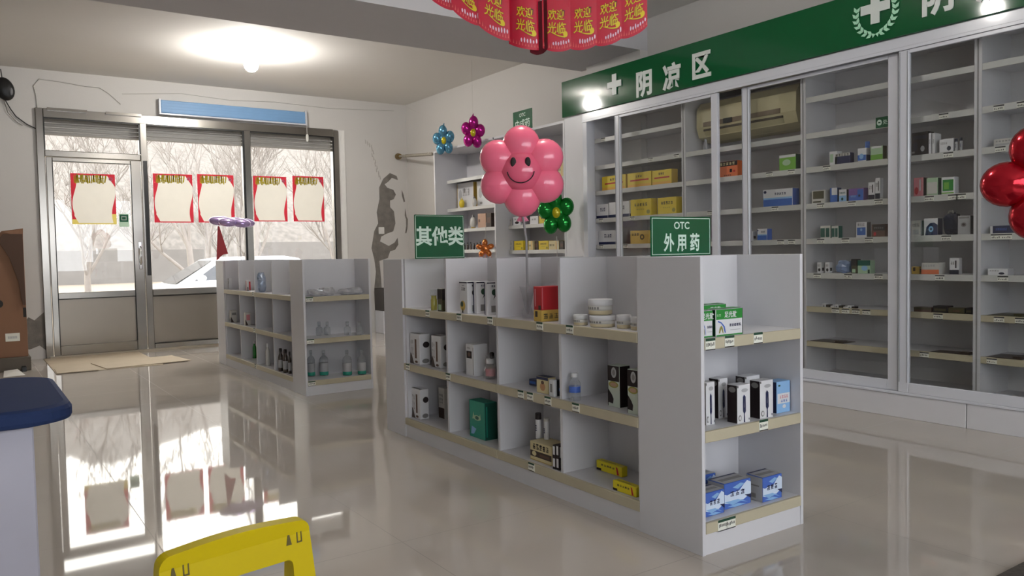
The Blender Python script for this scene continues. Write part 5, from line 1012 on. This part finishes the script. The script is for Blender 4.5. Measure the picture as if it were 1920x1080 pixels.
ST = {
 'dkgreen_slim': ('dolive', [('f', 0, .55, 1, 1, 'black'), ('f', .2, .05, .8, .3, 'pgreen'), ('s', .0, .5, 1, 1, 'black')]),
 'wt_tall': ('white', [('f', 0, .95, 1, 1, 'dnavy'), g_(.3, .72, .8, .82, 3, 'black'), g_(.35, .86, .7, .9, 2, 'navy'), ('fe', .1, .08, .75, .4, 'gold'), ('fe', .15, .2, .5, .38, 'dgreen'), ('fp', [(.3, .02), (.5, .02), (.45, .2)], 'black'), ('s', 0, .95, 1, 1, 'dnavy'), ('se', .35, .55, .75, .75, 'black'), ('s', .35, .06, .75, .26, 'grey'), ('sp', [(.5, .45), (.7, .6), (.6, .62)], 'dgreen'), g_(.35, .84, .7, .9, 2, 'black', 's')]),
 'wt_tall2': ('white', [('f', 0, 0, .3, 1, 'navy'), ('s', 0, .95, 1, 1, 'dnavy'), ('se', .35, .58, .8, .78, 'dgreen'), ('sp', [(.45, .45), (.7, .6), (.6, .62)], 'black'), ('s', .3, .08, .75, .28, 'grey'), g_(.35, .84, .7, .9, 2, 'navy', 's')]),
 'yellow_lo': ('gold', [g_(.1, .25, .9, .7, 3, 'dolive', 's'), ('f', .2, .4, .5, .9, 'dbrown')]),
 'red_box': ('red', [('f', .15, .15, .3, .9, 'pink'), ('s', .03, .04, .06, .96, 'pink'), ('f', .6, 0, .9, .2, 'dbrown')]),
 'wt_dark': ('white', [('f', .5, .2, .68, .82, 'brown'), g_(.1, .3, .4, .8, 2, 'lgrey'), ('fp', [(0, .02), (.4, .02), (.2, .28), (.05, .36)], 'dbrown'), ('f', 0, 0, 1, .02, 'dbrown'), ('se', .3, .55, .95, .75, 'black'), ('s', 0, 0, 1, .02, 'dbrown'), ('se', .2, .05, .9, .2, 'grey'), ('t', 0, 0, 1, .25, 'dbrown'), ('fe', .5, .05, .8, .13, 'brown')]),
 'wt_dark2': ('offw', [('f', 0, 0, 1, .35, 'dbrown'), g_(.2, .5, .8, .8, 3, 'grey')]),
 'wt_square': ('white', [('f', .1, .55, .75, .78, 'black'), ('fe', .25, .6, .6, .74, 'brown'), ('f', .88, .05, .94, .9, 'grey'), g_(.2, .85, .6, .9, 3, 'grey')]),
 'blue_flat': ('navy', [('f', .1, .3, .9, .7, 'blue')]),
 'beige_person': ('cream', [('f', 0, .82, 1, 1, 'navy'), ('fe', .3, .15, .75, .65, 'skin'), ('fe', .4, .55, .65, .78, 'brown'), ('t', 0, 0, 1, 1, 'navy')]),
 'wt_strip': ('white', [('f', .25, .25, .7, .75, 'grey')]),
 'navy_plain': ('dnavy', [('f', .1, .55, .9, .8, 'navy'), ('s', .1, .3, .9, .5, 'blue')]),
 'bk_green': ('palew', [('f', 0, .62, 1, 1, 'black'), ('fe', .3, .7, .75, .96, 'lgrey'), ('fe', .4, .76, .65, .9, 'grey'), ('fe', .08, .46, .92, .62, 'olive'), ('fe', .2, .49, .8, .59, 'tan'), ('fp', [(.02, .1), (.45, .08), (.5, .2), (.35, .3), (.05, .42)], 'black'), ('s', 0, 0, 1, 1, 'black')]),
 'teal': ('teal', [('fe', .25, .48, .75, .62, 'pgreen'), ('fe', .38, .5, .62, .6, 'dteal'), ('fp', [(.1, .08), (.3, .1), (.45, .25), (.15, .3)], 'lblue'), ('fp', [(.2, .5), (.28, .7), (.35, .52)], 'pgreen'), ('fp', [(.6, .5), (.72, .68), (.75, .52)], 'pgreen'), ('s', 0, 0, 1, 1, 'dteal'), ('s', .1, .08, .2, .9, 'teal')]),
 'cream_brown': ('cream', [('f', 0, .2, 1, .52, 'dbrown'), g_(.15, .62, .9, .92, 5, 'black'), ('fe', .1, .24, .3, .5, 'cream'), ('f', .45, .28, .9, .42, 'brown'), ('f', 0, .0, 1, .05, 'gold')]),
 'bw_slim': ('black', [('f', .15, .6, .85, .95, 'white'), ('f', .15, .1, .85, .45, 'white'), ('s', .1, .5, .8, .92, 'white'), ('s', .2, .1, .9, .4, 'lgrey'), ('se', .3, .55, .6, .85, 'black')]),
 'yel_long': ('lemon', [g_(.2, .55, .75, .75, 5, 'dbrown'), ('fp', [(.82, .1), (.9, .1), (.84, .8), (.78, .9)], 'red'), ('f', 0, 0, .2, .25, 'black'), ('t', .1, .3, .7, .5, 'olive')]),
 'green_otc': ('white', [('f', 0, .62, 1, 1, 'green'), ('ft', .55, .79, .24, '足光散', 'white', 1.0), g_(.04, .74, .2, .82, 2, 'pgreen'), ('f', 0, 0, 1, .06, 'green'), ('fp', [(.08, .58), (.2, .52), (.32, .36), (.36, .12), (.32, .12), (.28, .34), (.18, .48), (.06, .54)], 'cblue'), ('fp', [(.1, .12), (.14, .3), (.2, .4), (.24, .3), (.27, .12), (.24, .12), (.2, .3), (.14, .12)], 'olive'), g_(.5, .34, .95, .44, 5, 'navy'), ('f', .52, .2, .9, .22, 'lgrey'), ('s', 0, 0, 1, 1, 'dgreen'), ('t', 0, 0, 1, 1, 'green')]),
 'wb_swab': ('white', [('s', 0, 0, 1, 1, 'black'), ('se', .15, .8, .85, .95, 'grey'), ('f', .0, .93, .08, 1, 'black'), ('fe', .3, .8, .8, .9, 'lgrey'), ('fp', [(.5, .74), (.62, .68), (.64, .3), (.56, .24), (.58, .02), (.48, .02), (.5, .24), (.42, .3), (.42, .68)], 'navy'), ('fp', [(.52, .6), (.54, .4), (.5, .4)], 'grey'), ('fe', .06, .06, .3, .22, 'grey'), ('fe', .12, .09, .26, .19, 'white'), ('f', .84, .06, .9, .11, 'navy')]),
 'olive_box': ('olive', [('fe', .2, .3, 1.0, .7, 'dolive'), ('fe', .35, .4, .8, .6, 'olive')]),
 'ltblue': ('lblue', [('f', .05, .3, .95, .62, 'white'), g_(.2, .46, .85, .56, 4, 'pink'), g_(.3, .34, .8, .42, 3, 'blue'), ('f', .1, .85, .25, .9, 'dgreen'), ('fe', .4, .14, .65, .26, 'white'), ('s', 0, 0, 1, 1, 'navy')]),
 'bluecloud': ('cblue', [('fp', [(0, .25), (.15, .2), (.4, .3), (.7, .22), (1, .4), (1, .85), (.85, .95), (.7, .8), (.55, .62), (.3, .6), (.1, .55), (0, .6)], 'cloud'), g_(.22, .46, .8, .66, 3, 'navy'), ('fp', [(0, .3), (.3, .12), (.6, .2), (.9, .08), (.5, .3)], 'lblue'), ('fp', [(.1, .1), (.4, .02), (.8, .05), (.5, .14)], 'lblue'), ('fp', [(.3, .8), (.5, .7), (.75, .86), (.6, .92)], 'lblue'), ('fp', [(.75, .4), (1, .2), (1, .38)], 'navy'), ('s', 0, 0, 1, 1, 'lgrey'), ('s', .1, .12, .6, .3, 'grey'), ('s', .1, .6, .8, .66, 'grey'), ('t', 0, 0, 1, 1, 'lgrey'), ('t', .1, .3, .9, .6, 'grey'), ('t', 0, .85, 1, 1, 'navy')]),
 'white_sm': ('white', [g_(.2, .5, .8, .7, 2, 'grey')]),
 'red_sm': ('white', [('f', 0, 0, .4, 1, 'red'), ('s', .5, .1, 1, .9, 'red'), ('s', 0, 0, .3, .4, 'dbrown')]),
 'white_sm2': ('offw', [('s', .2, .6, .9, .8, 'grey'), ('sp', [(0, 0), (.5, 0), (0, .5)], 'dbrown'), ('f', 0, 0, 1, .3, 'grey')]),
 'pink_sm': ('offw', [('s', .2, .4, .8, .85, 'pink'), ('sp', [(0, 0), (.5, 0), (0, .5)], 'dbrown')]),
 'yel_band': ('yellow', [('f', .12, .42, .9, .52, 'red'), g_(.35, .66, .65, .82, 3, 'dbrown'), ('f', .02, .02, .98, .2, 'amber'), ('s', 0, 0, 1, 1, 'gold')]),
 'wt_navy': ('white', [('f', 0, 0, 1, .2, 'navy'), g_(.35, .5, .8, .75, 4, 'navy'), ('s', 0, 0, 1, .2, 'navy')]),
 'yel_char': ('yellow', [g_(.2, .58, .85, .76, 5, 'dolive'), g_(.3, .36, .7, .42, 4, 'olive'), ('fe', .78, .1, .95, .35, 'olive')]),
 'yel_circ': ('gold', [('fe', .52, .3, .76, .72, 'dolive'), ('fe', .58, .4, .7, .62, 'gold'), g_(.1, .62, .5, .8, 3, 'dolive')]),
 'yel_pale': ('cream', [g_(.1, .4, .6, .6, 3, 'dolive'), ('f', .7, 0, .8, 1, 'amber')]),
 'orange': ('orange', [('f', 0, .7, 1, 1, 'black'), g_(.1, .76, .9, .93, 5, 'cream'), ('f', .6, .3, .72, .5, 'black'), ('f', .78, .3, .88, .42, 'red'), g_(.3, .08, .7, .16, 4, 'brown')]),
 'green_wt': ('lime', [('f', 0, .82, 1, 1, 'white'), ('s', 0, 0, 1, 1, 'dgreen'), ('fe', .2, .3, .7, .7, 'pgreen')]),
 'wt_blue': ('white', [('f', 0, 0, 1, .42, 'blue'), ('f', 0, .42, 1, .52, 'lblue'), g_(.4, .66, .8, .8, 5, 'navy'), ('fe', .02, .78, .12, .95, 'navy'), ('s', 0, 0, 1, 1, 'cblue')]),
 'bw_mark': ('white', [('fe', .25, .15, .8, .45, 'black'), g_(.2, .6, .8, .8, 2, 'grey'), ('s', .2, .2, .8, .5, 'black')]),
 'green_edge': ('white', [('f', .1, .2, .5, .8, 'pgreen')]),
 'navy_char': ('navy', [('f', 0, .72, 1, 1, 'offw'), g_(.08, .74, .95, .95, 5, 'dbrown')]),
 'wt_bluept': ('white', [('f', 0, .1, 1, .5, 'blue'), ('fe', .2, .2, .7, .6, 'lblue'), ('s', 0, 0, 1, .5, 'navy')]),
 'green_fade': ('pgreen', [('f', 0, 0, 1, .4, 'lime'), ('f', .1, .85, .9, 1, 'white'), ('s', 0, 0, 1, 1, 'dolive')]),
 'tray': ('offw', [('f', .1, .35, .92, .95, 'dolive'), ('f', .1, .06, .7, .18, 'dolive')]),
 'blue_wt': ('blue', [('f', .25, .5, 1, 1, 'white'), ('s', 0, 0, 1, 1, 'navy')]),
 'wt_teal': ('white', [('f', 0, 0, 1, .5, 'lblue'), g_(.1, .65, .9, .8, 4, 'dteal'), ('fe', .3, .1, .6, .35, 'dteal'), ('s', 0, 0, 1, 1, 'dbrown')]),
 'purple': ('purple', [('f', 0, 0, 1, .45, 'cblue'), ('f', .6, .2, 1, .9, 'blue'), ('fe', .65, .3, .8, .5, 'navy'), g_(.15, .3, .5, .45, 4, 'lblue')]),
 'wt_black': ('white', [('f', 0, 0, 1, .28, 'dnavy'), g_(.15, .6, .8, .8, 3, 'grey'), ('f', .6, .4, .75, .85, 'black')]),
 'teal_wt': ('offw', [('f', .04, .1, .46, .82, 'dteal'), ('f', .54, .1, .9, .82, 'dteal'), ('s', 0, 0, 1, 1, 'dteal')]),
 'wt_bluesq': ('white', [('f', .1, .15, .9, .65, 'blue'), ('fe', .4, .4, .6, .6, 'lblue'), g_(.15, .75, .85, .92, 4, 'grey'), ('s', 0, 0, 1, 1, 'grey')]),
 'brown_bk': ('brown', [('f', .1, .5, 1, .95, 'black'), g_(.2, .65, .9, .78, 5, 'grey'), ('fe', .15, .1, .35, .4, 'red')]),
 'dk_small': ('black', [('f', .1, .3, .9, .6, 'dolive')]),
 'teal_dark': ('pgreen', [('f', 0, .6, 1, 1, 'dteal'), ('fe', .3, .2, .8, .6, 'lblue'), ('f', .8, 0, .95, .3, 'dgreen')]),
 'black_art': ('black', [('f', .1, .7, .9, .85, 'dnavy'), ('fe', .55, .15, .8, .4, 'lgrey'), ('fe', .1, .2, .4, .6, 'dnavy'), ('f', 0, .1, .2, .18, 'grey')]),
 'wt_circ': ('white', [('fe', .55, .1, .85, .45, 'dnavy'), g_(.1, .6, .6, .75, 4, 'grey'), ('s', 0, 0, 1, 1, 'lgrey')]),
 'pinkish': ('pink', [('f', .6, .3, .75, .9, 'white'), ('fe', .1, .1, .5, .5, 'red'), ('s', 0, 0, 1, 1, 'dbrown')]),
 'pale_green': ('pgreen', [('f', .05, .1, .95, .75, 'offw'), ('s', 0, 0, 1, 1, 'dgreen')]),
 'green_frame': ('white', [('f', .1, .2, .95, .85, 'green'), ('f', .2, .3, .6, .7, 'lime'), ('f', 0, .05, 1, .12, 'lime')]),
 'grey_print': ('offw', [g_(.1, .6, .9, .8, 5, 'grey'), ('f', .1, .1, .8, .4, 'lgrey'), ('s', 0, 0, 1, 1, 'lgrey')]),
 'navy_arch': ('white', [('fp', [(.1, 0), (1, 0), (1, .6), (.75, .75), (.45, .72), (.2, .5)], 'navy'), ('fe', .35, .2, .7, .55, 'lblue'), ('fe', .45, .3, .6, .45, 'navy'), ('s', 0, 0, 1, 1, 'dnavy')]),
 'grey_oval': ('lgrey', [('fe', .25, .4, .7, .65, 'grey'), ('fe', .35, .46, .6, .6, 'dbrown'), ('f', .1, .85, .9, .95, 'grey'), ('s', 0, 0, 1, 1, 'black')]),
 'wt_orange': ('offw', [('f', 0, 0, 1, .42, 'orange'), g_(.1, .65, .8, .85, 5, 'lgrey')]),
 'brown_plain': ('brown', [('f', .0, .5, 1, 1, 'dolive')]), 'olive_plain': ('dolive', [('f', .3, .3, .7, .6, 'brown')]),
 'navy_long': ('navy', [('f', 0, 0, .1, 1, 'white'), g_(.2, .4, .6, .7, 6, 'cblue'), ('f', .78, 0, 1, 1, 'dnavy')]),
 'gift': ('white', [('s', 0, 0, 1, 1, 'gold'), ('fe', .1, .35, .3, .75, 'lgrey'), g_(.35, .5, .8, .8, 3, 'lgrey'), ('fe', .15, .1, .3, .2, 'grey'), ('f', 0, 0, .03, 1, 'gold'), ('fe', .42, .6, .52, .8, 'grey')]),
 'tan': ('tan', [('f', .1, .4, .3, .6, 'brown')]), 'dkbrown': ('dbrown', [('f', .2, .3, .8, .7, 'brown')]),
}
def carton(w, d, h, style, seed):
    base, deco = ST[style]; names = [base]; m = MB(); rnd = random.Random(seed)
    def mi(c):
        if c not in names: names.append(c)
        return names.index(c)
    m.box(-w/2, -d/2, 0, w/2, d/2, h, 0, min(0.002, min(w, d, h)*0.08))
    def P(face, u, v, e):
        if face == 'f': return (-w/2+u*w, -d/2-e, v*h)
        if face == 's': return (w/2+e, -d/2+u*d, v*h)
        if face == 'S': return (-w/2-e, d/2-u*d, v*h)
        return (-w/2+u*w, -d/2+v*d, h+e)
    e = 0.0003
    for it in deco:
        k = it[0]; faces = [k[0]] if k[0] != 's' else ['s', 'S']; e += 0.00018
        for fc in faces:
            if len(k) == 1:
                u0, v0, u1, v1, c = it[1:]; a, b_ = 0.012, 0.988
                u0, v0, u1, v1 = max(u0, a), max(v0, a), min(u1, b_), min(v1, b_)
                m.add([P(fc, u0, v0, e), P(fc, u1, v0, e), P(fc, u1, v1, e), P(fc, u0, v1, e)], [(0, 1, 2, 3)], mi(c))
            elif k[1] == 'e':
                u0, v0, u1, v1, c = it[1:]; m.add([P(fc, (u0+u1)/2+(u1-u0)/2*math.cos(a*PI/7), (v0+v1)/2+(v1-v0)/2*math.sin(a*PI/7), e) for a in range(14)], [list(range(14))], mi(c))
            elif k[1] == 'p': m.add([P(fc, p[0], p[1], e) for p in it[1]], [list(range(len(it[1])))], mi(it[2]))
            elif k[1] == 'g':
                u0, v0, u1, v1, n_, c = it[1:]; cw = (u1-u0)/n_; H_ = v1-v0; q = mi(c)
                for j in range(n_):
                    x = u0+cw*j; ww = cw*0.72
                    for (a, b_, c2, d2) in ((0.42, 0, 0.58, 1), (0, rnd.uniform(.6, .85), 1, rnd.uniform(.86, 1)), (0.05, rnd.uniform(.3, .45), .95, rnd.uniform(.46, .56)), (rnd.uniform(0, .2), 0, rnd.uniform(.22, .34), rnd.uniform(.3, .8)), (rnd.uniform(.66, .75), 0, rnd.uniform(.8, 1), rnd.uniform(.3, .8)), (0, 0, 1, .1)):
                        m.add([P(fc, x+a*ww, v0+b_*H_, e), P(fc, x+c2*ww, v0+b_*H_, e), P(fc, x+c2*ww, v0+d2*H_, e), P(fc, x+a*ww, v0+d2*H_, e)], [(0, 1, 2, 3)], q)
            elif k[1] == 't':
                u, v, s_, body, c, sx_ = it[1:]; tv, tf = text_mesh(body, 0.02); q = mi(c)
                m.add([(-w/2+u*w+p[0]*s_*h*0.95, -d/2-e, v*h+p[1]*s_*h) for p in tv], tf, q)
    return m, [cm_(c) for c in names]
clearp = glass('bottle_plastic', (0.9, 0.92, 0.93), haze=0.22)
def bottle_parts(root, r, h, body, cap, label=None, capf=0.14, neck=0.4, extra=None, lab_z=(0.15, 0.5)):
    zc = h*(1-capf)
    MB().lathe([(r*0.6, 0), (r*0.96, 0.0), (r, h*0.03), (r, zc*0.72), (r*0.85, zc*0.82), (r*neck, zc*0.92), (r*neck, zc+0.001)], seg=18).build('body', body, root)
    MB().lathe([(r*neck*1.15, zc), (r*neck*1.2, zc+0.001), (r*neck*1.2, h*0.985), (r*neck*1.0, h)], seg=14).build('cap', cap, root)
    if label: MB().lathe([(r*1.015, h*lab_z[0]), (r*1.02, h*lab_z[0]+0.0005), (r*1.02, h*lab_z[1]), (r*1.015, h*lab_z[1]+0.0005)], seg=18).build('label', label, root)
    if extra: MB().lathe([(r*1.016, h*0.03), (r*1.022, h*0.031), (r*1.022, h*0.16), (r*1.016, h*0.161)], seg=18).build('band', extra, root)
def gb_(k): return mat('bottle_'+k, CO[k], 0.18, coat=0.3)
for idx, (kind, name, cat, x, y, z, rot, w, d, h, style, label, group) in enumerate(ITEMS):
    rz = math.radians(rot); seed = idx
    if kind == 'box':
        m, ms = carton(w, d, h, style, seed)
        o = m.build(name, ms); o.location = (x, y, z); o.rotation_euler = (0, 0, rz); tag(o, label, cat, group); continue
    if kind in ('pouch', 'sheet'):
        rnd = random.Random(seed); m = MB(); nx, ny = 12, 8
        if kind == 'sheet':
            m.prism([(-w/2, 0), (w/2, 0.0), (w/2, 0.004), (w*0.2, 0.006), (-w/2+0.01, 0.003)], -d/2, d/2, 'y')
            col = {'dk_sheet': 'dbrown', 'green_sheet': 'dolive'}[style]; ms = [cm_(col)]
            m.box(w*0.28, -d/2, 0.004, w/2, -d/2+0.05, 0.018, 0)
        else:
            # crumpled pillow
            for lobe in range(3 if style == 'clearpack' else 1):
                ox = (lobe-1)*w*0.2 if style == 'clearpack' else 0; ww = w*0.26 if style == 'clearpack' else w*0.44
                vs = []; fs = []; hh = h*(rnd.uniform(.7, 1) if style == 'clearpack' else 1)
                for i in range(ny+1):
                    th = PI*i/ny
                    for k in range(nx):
                        ph = 2*PI*k/nx; j = 1+rnd.uniform(-.14, .14)
                        sgn = lambda v, p: math.copysign(abs(v)**p, v)
                        vs.append((ox+ww*sgn(math.sin(th), .6)*sgn(math.cos(ph), .7)*j, d*0.44*sgn(math.sin(th), .6)*sgn(math.sin(ph), .7)*j, hh/2+hh/2*sgn(math.cos(th), .8)*(j if i not in (0, ny) else 1)))
                vs = [(a, b_, max(c_, 0.0)) for a, b_, c_ in vs]
                fs = [[i*nx+k, (i+1)*nx+k, (i+1)*nx+(k+1) % nx, i*nx+(k+1) % nx] for i in range(ny) for k in range(nx)]
                m.add(vs, fs, 0, False)
            ms = {'clearbag': [glass('pouch_plastic', (0.85, 0.9, 0.98), haze=0.3, hazecol=(0.6, 0.68, 0.8), minr=0.12)], 'clearpack': [glass('package_plastic', (0.85, 0.86, 0.88), haze=0.55, hazecol=(0.8, 0.8, 0.82), minr=0.2)],
                  'bluebag': [mat('blue_pouch_print', (120, 140, 176), 0.3, var=0.6, scale=30)], 'navybag': [mat('navy_bag_cloth', (26, 32, 58), 0.6, var=0.2)]}[style]
        o = m.build(name, ms); o.location = (x, y, z); o.rotation_euler = (0, 0, rz); tag(o, label, cat, group)
        if style == 'navybag': MB().tube([(-w*0.15, -d*0.2, h*0.97), (-w*0.1, -d*0.2, h*1.06), (w*0.1, -d*0.2, h*1.06), (w*0.15, -d*0.2, h*0.97)], 0.005, 8).build('handle', cm_('offw'), o)
        continue
    root = empty(name, (x, y, z), rz); tag(root, label, cat, group); r = w/2
    if kind == 'jar':
        MB().lathe([(r*0.9, 0), (r*0.95, 0.001), (r*0.95, h*0.3)], seg=28).build('band', mat('jar_gold', (206, 192, 158), 0.35), root)
        b_ = MB().lathe([(r*0.96, h*0.28), (r*0.97, h*0.281), (r*0.97, h*0.62), (r*0.9, h*0.621)], seg=28).build('body', cm_('offw'), root)
        MB().lathe([(r*0.97, h*0.6), (r, h*0.61), (r, h*0.95), (r*0.96, h)], seg=28).build('lid', cm_('white'), root)
        t = MB()
        for k in range(7):
            a = math.radians(-140+k*14); a2 = a+math.radians(9); rr = r*0.985
            t.add([(rr*math.cos(a), rr*math.sin(a), h*0.36), (rr*math.cos(a2), rr*math.sin(a2), h*0.36), (rr*math.cos(a2), rr*math.sin(a2), h*0.52), (rr*math.cos(a), rr*math.sin(a), h*0.52)], [(0, 1, 2, 3)])
        t.build('printing', cm_('grey'), root)
    elif kind == 'tube':
        c1 = cm_('white') if style != 'vial' else cm_('lgrey'); c2 = {'tube_bk': cm_('black'), 'tube_wt': cm_('offw'), 'vial': cm_('dnavy')}[style]; q = 0.75 if style != 'tube_wt' else 0.86
        MB().lathe([(r*0.8, 0), (r*0.85, 0.001), (r*0.85, h*q), (r*0.8, h*q+0.001)], seg=18).build('body', c1, root)
        MB().lathe([(r*0.9, h*q), (r*0.92, h*q+0.001), (r*0.88, h*0.99), (r*0.8, h)], seg=18).build('cap', c2, root)
        m = MB(); m.M = FX(-r*0.86, 0, h*0.35)if False else Matrix.Translation((0, -r*0.87, h*0.3)) @ Matrix.Rotation(PI/2, 4, 'X')
        for k in range(3): m.box(-r*0.3, k*h*0.09, 0, r*0.3, k*h*0.09+h*0.05, 0.0006)
        m.build('printing', cm_('navy'), root)
    elif kind == 'ball':
        MB().ellipsoid((0, 0, h*0.42), ((r, 0, 0), (0, r*0.8, 0), (0, 0, h*0.42))).build('body', cm_('yellow' if style == 'yel_orn' else 'offw'), root)
        MB().lathe([(r*0.35, h*0.78), (r*0.4, h*0.8), (r*0.25, h*0.95), (r*0.1, h)], seg=12).build('cap', cm_('cream' if style == 'yel_orn' else 'grey'), root)
        MB().lathe([(r*0.5, 0), (r*0.6, 0.001), (r*0.55, h*0.1)], seg=16).build('foot', cm_('gold'), root)
    elif kind == 'bagged':
        bottle_parts(root, r*0.55, h*0.85, clearp, cm_('white'), cm_('pink'), 0.25, 0.7)
        MB().box(r*0.1, -0.012, h*0.85, r*0.55, 0.012, h*1.12, 0, 0.006).build('black_cap', cm_('black'), root)
        rnd = random.Random(4); m = MB(); vs = []
        for i in range(7):
            for k in range(12):
                a = k*PI/6; j = 1+rnd.uniform(-.12, .12); rr = r*1.05*(1-0.06*i)*j; vs.append((rr*math.cos(a), rr*0.62*math.sin(a), h*0.16*i+0.001))
        m.add(vs, [[i*12+k, i*12+(k+1) % 12, (i+1)*12+(k+1) % 12, (i+1)*12+k] for i in range(6) for k in range(12)]); m.build('plastic_bag', glass('bag_film', (0.93, 0.93, 0.94), haze=0.12, minr=0.08), root)
    else:
        if style == 'olive_bottle': bottle_parts(root, r, h, gb_('olive'), clearp, None, 0.3, 0.85)
        elif style == 'clear_btl': bottle_parts(root, r, h, clearp, cm_('white'), cm_('cblue'), 0.15, 0.5, None, (0.3, 0.52))
        elif style == 'green_btl': bottle_parts(root, r, h, gb_('green'), cm_('white'), None, 0.13, 0.5)
        elif style == 'white_btl': bottle_parts(root, r, h, gb_('offw'), cm_('white'), None, 0.15, 0.45)
        elif style == 'dark_btl': bottle_parts(root, r, h, gb_('dbrown'), cm_('black'), cm_('lgrey') if h > 0.12 else None, 0.15, 0.5)
        elif style == 'glass_sm': bottle_parts(root, r, h, clearp, clearp, None, 0.3, 0.4)
        elif style == 'lab_btl': bottle_parts(root, r, h, clearp, clearp, cm_('lgrey'), 0.14, 0.3, cm_('teal'), (0.16, 0.5))
        elif style == 'blue_btl': bottle_parts(root, r, h, gb_('blue'), cm_('blue'), cm_('lblue'), 0.3, 0.7)
bpy.context.view_layer.update()
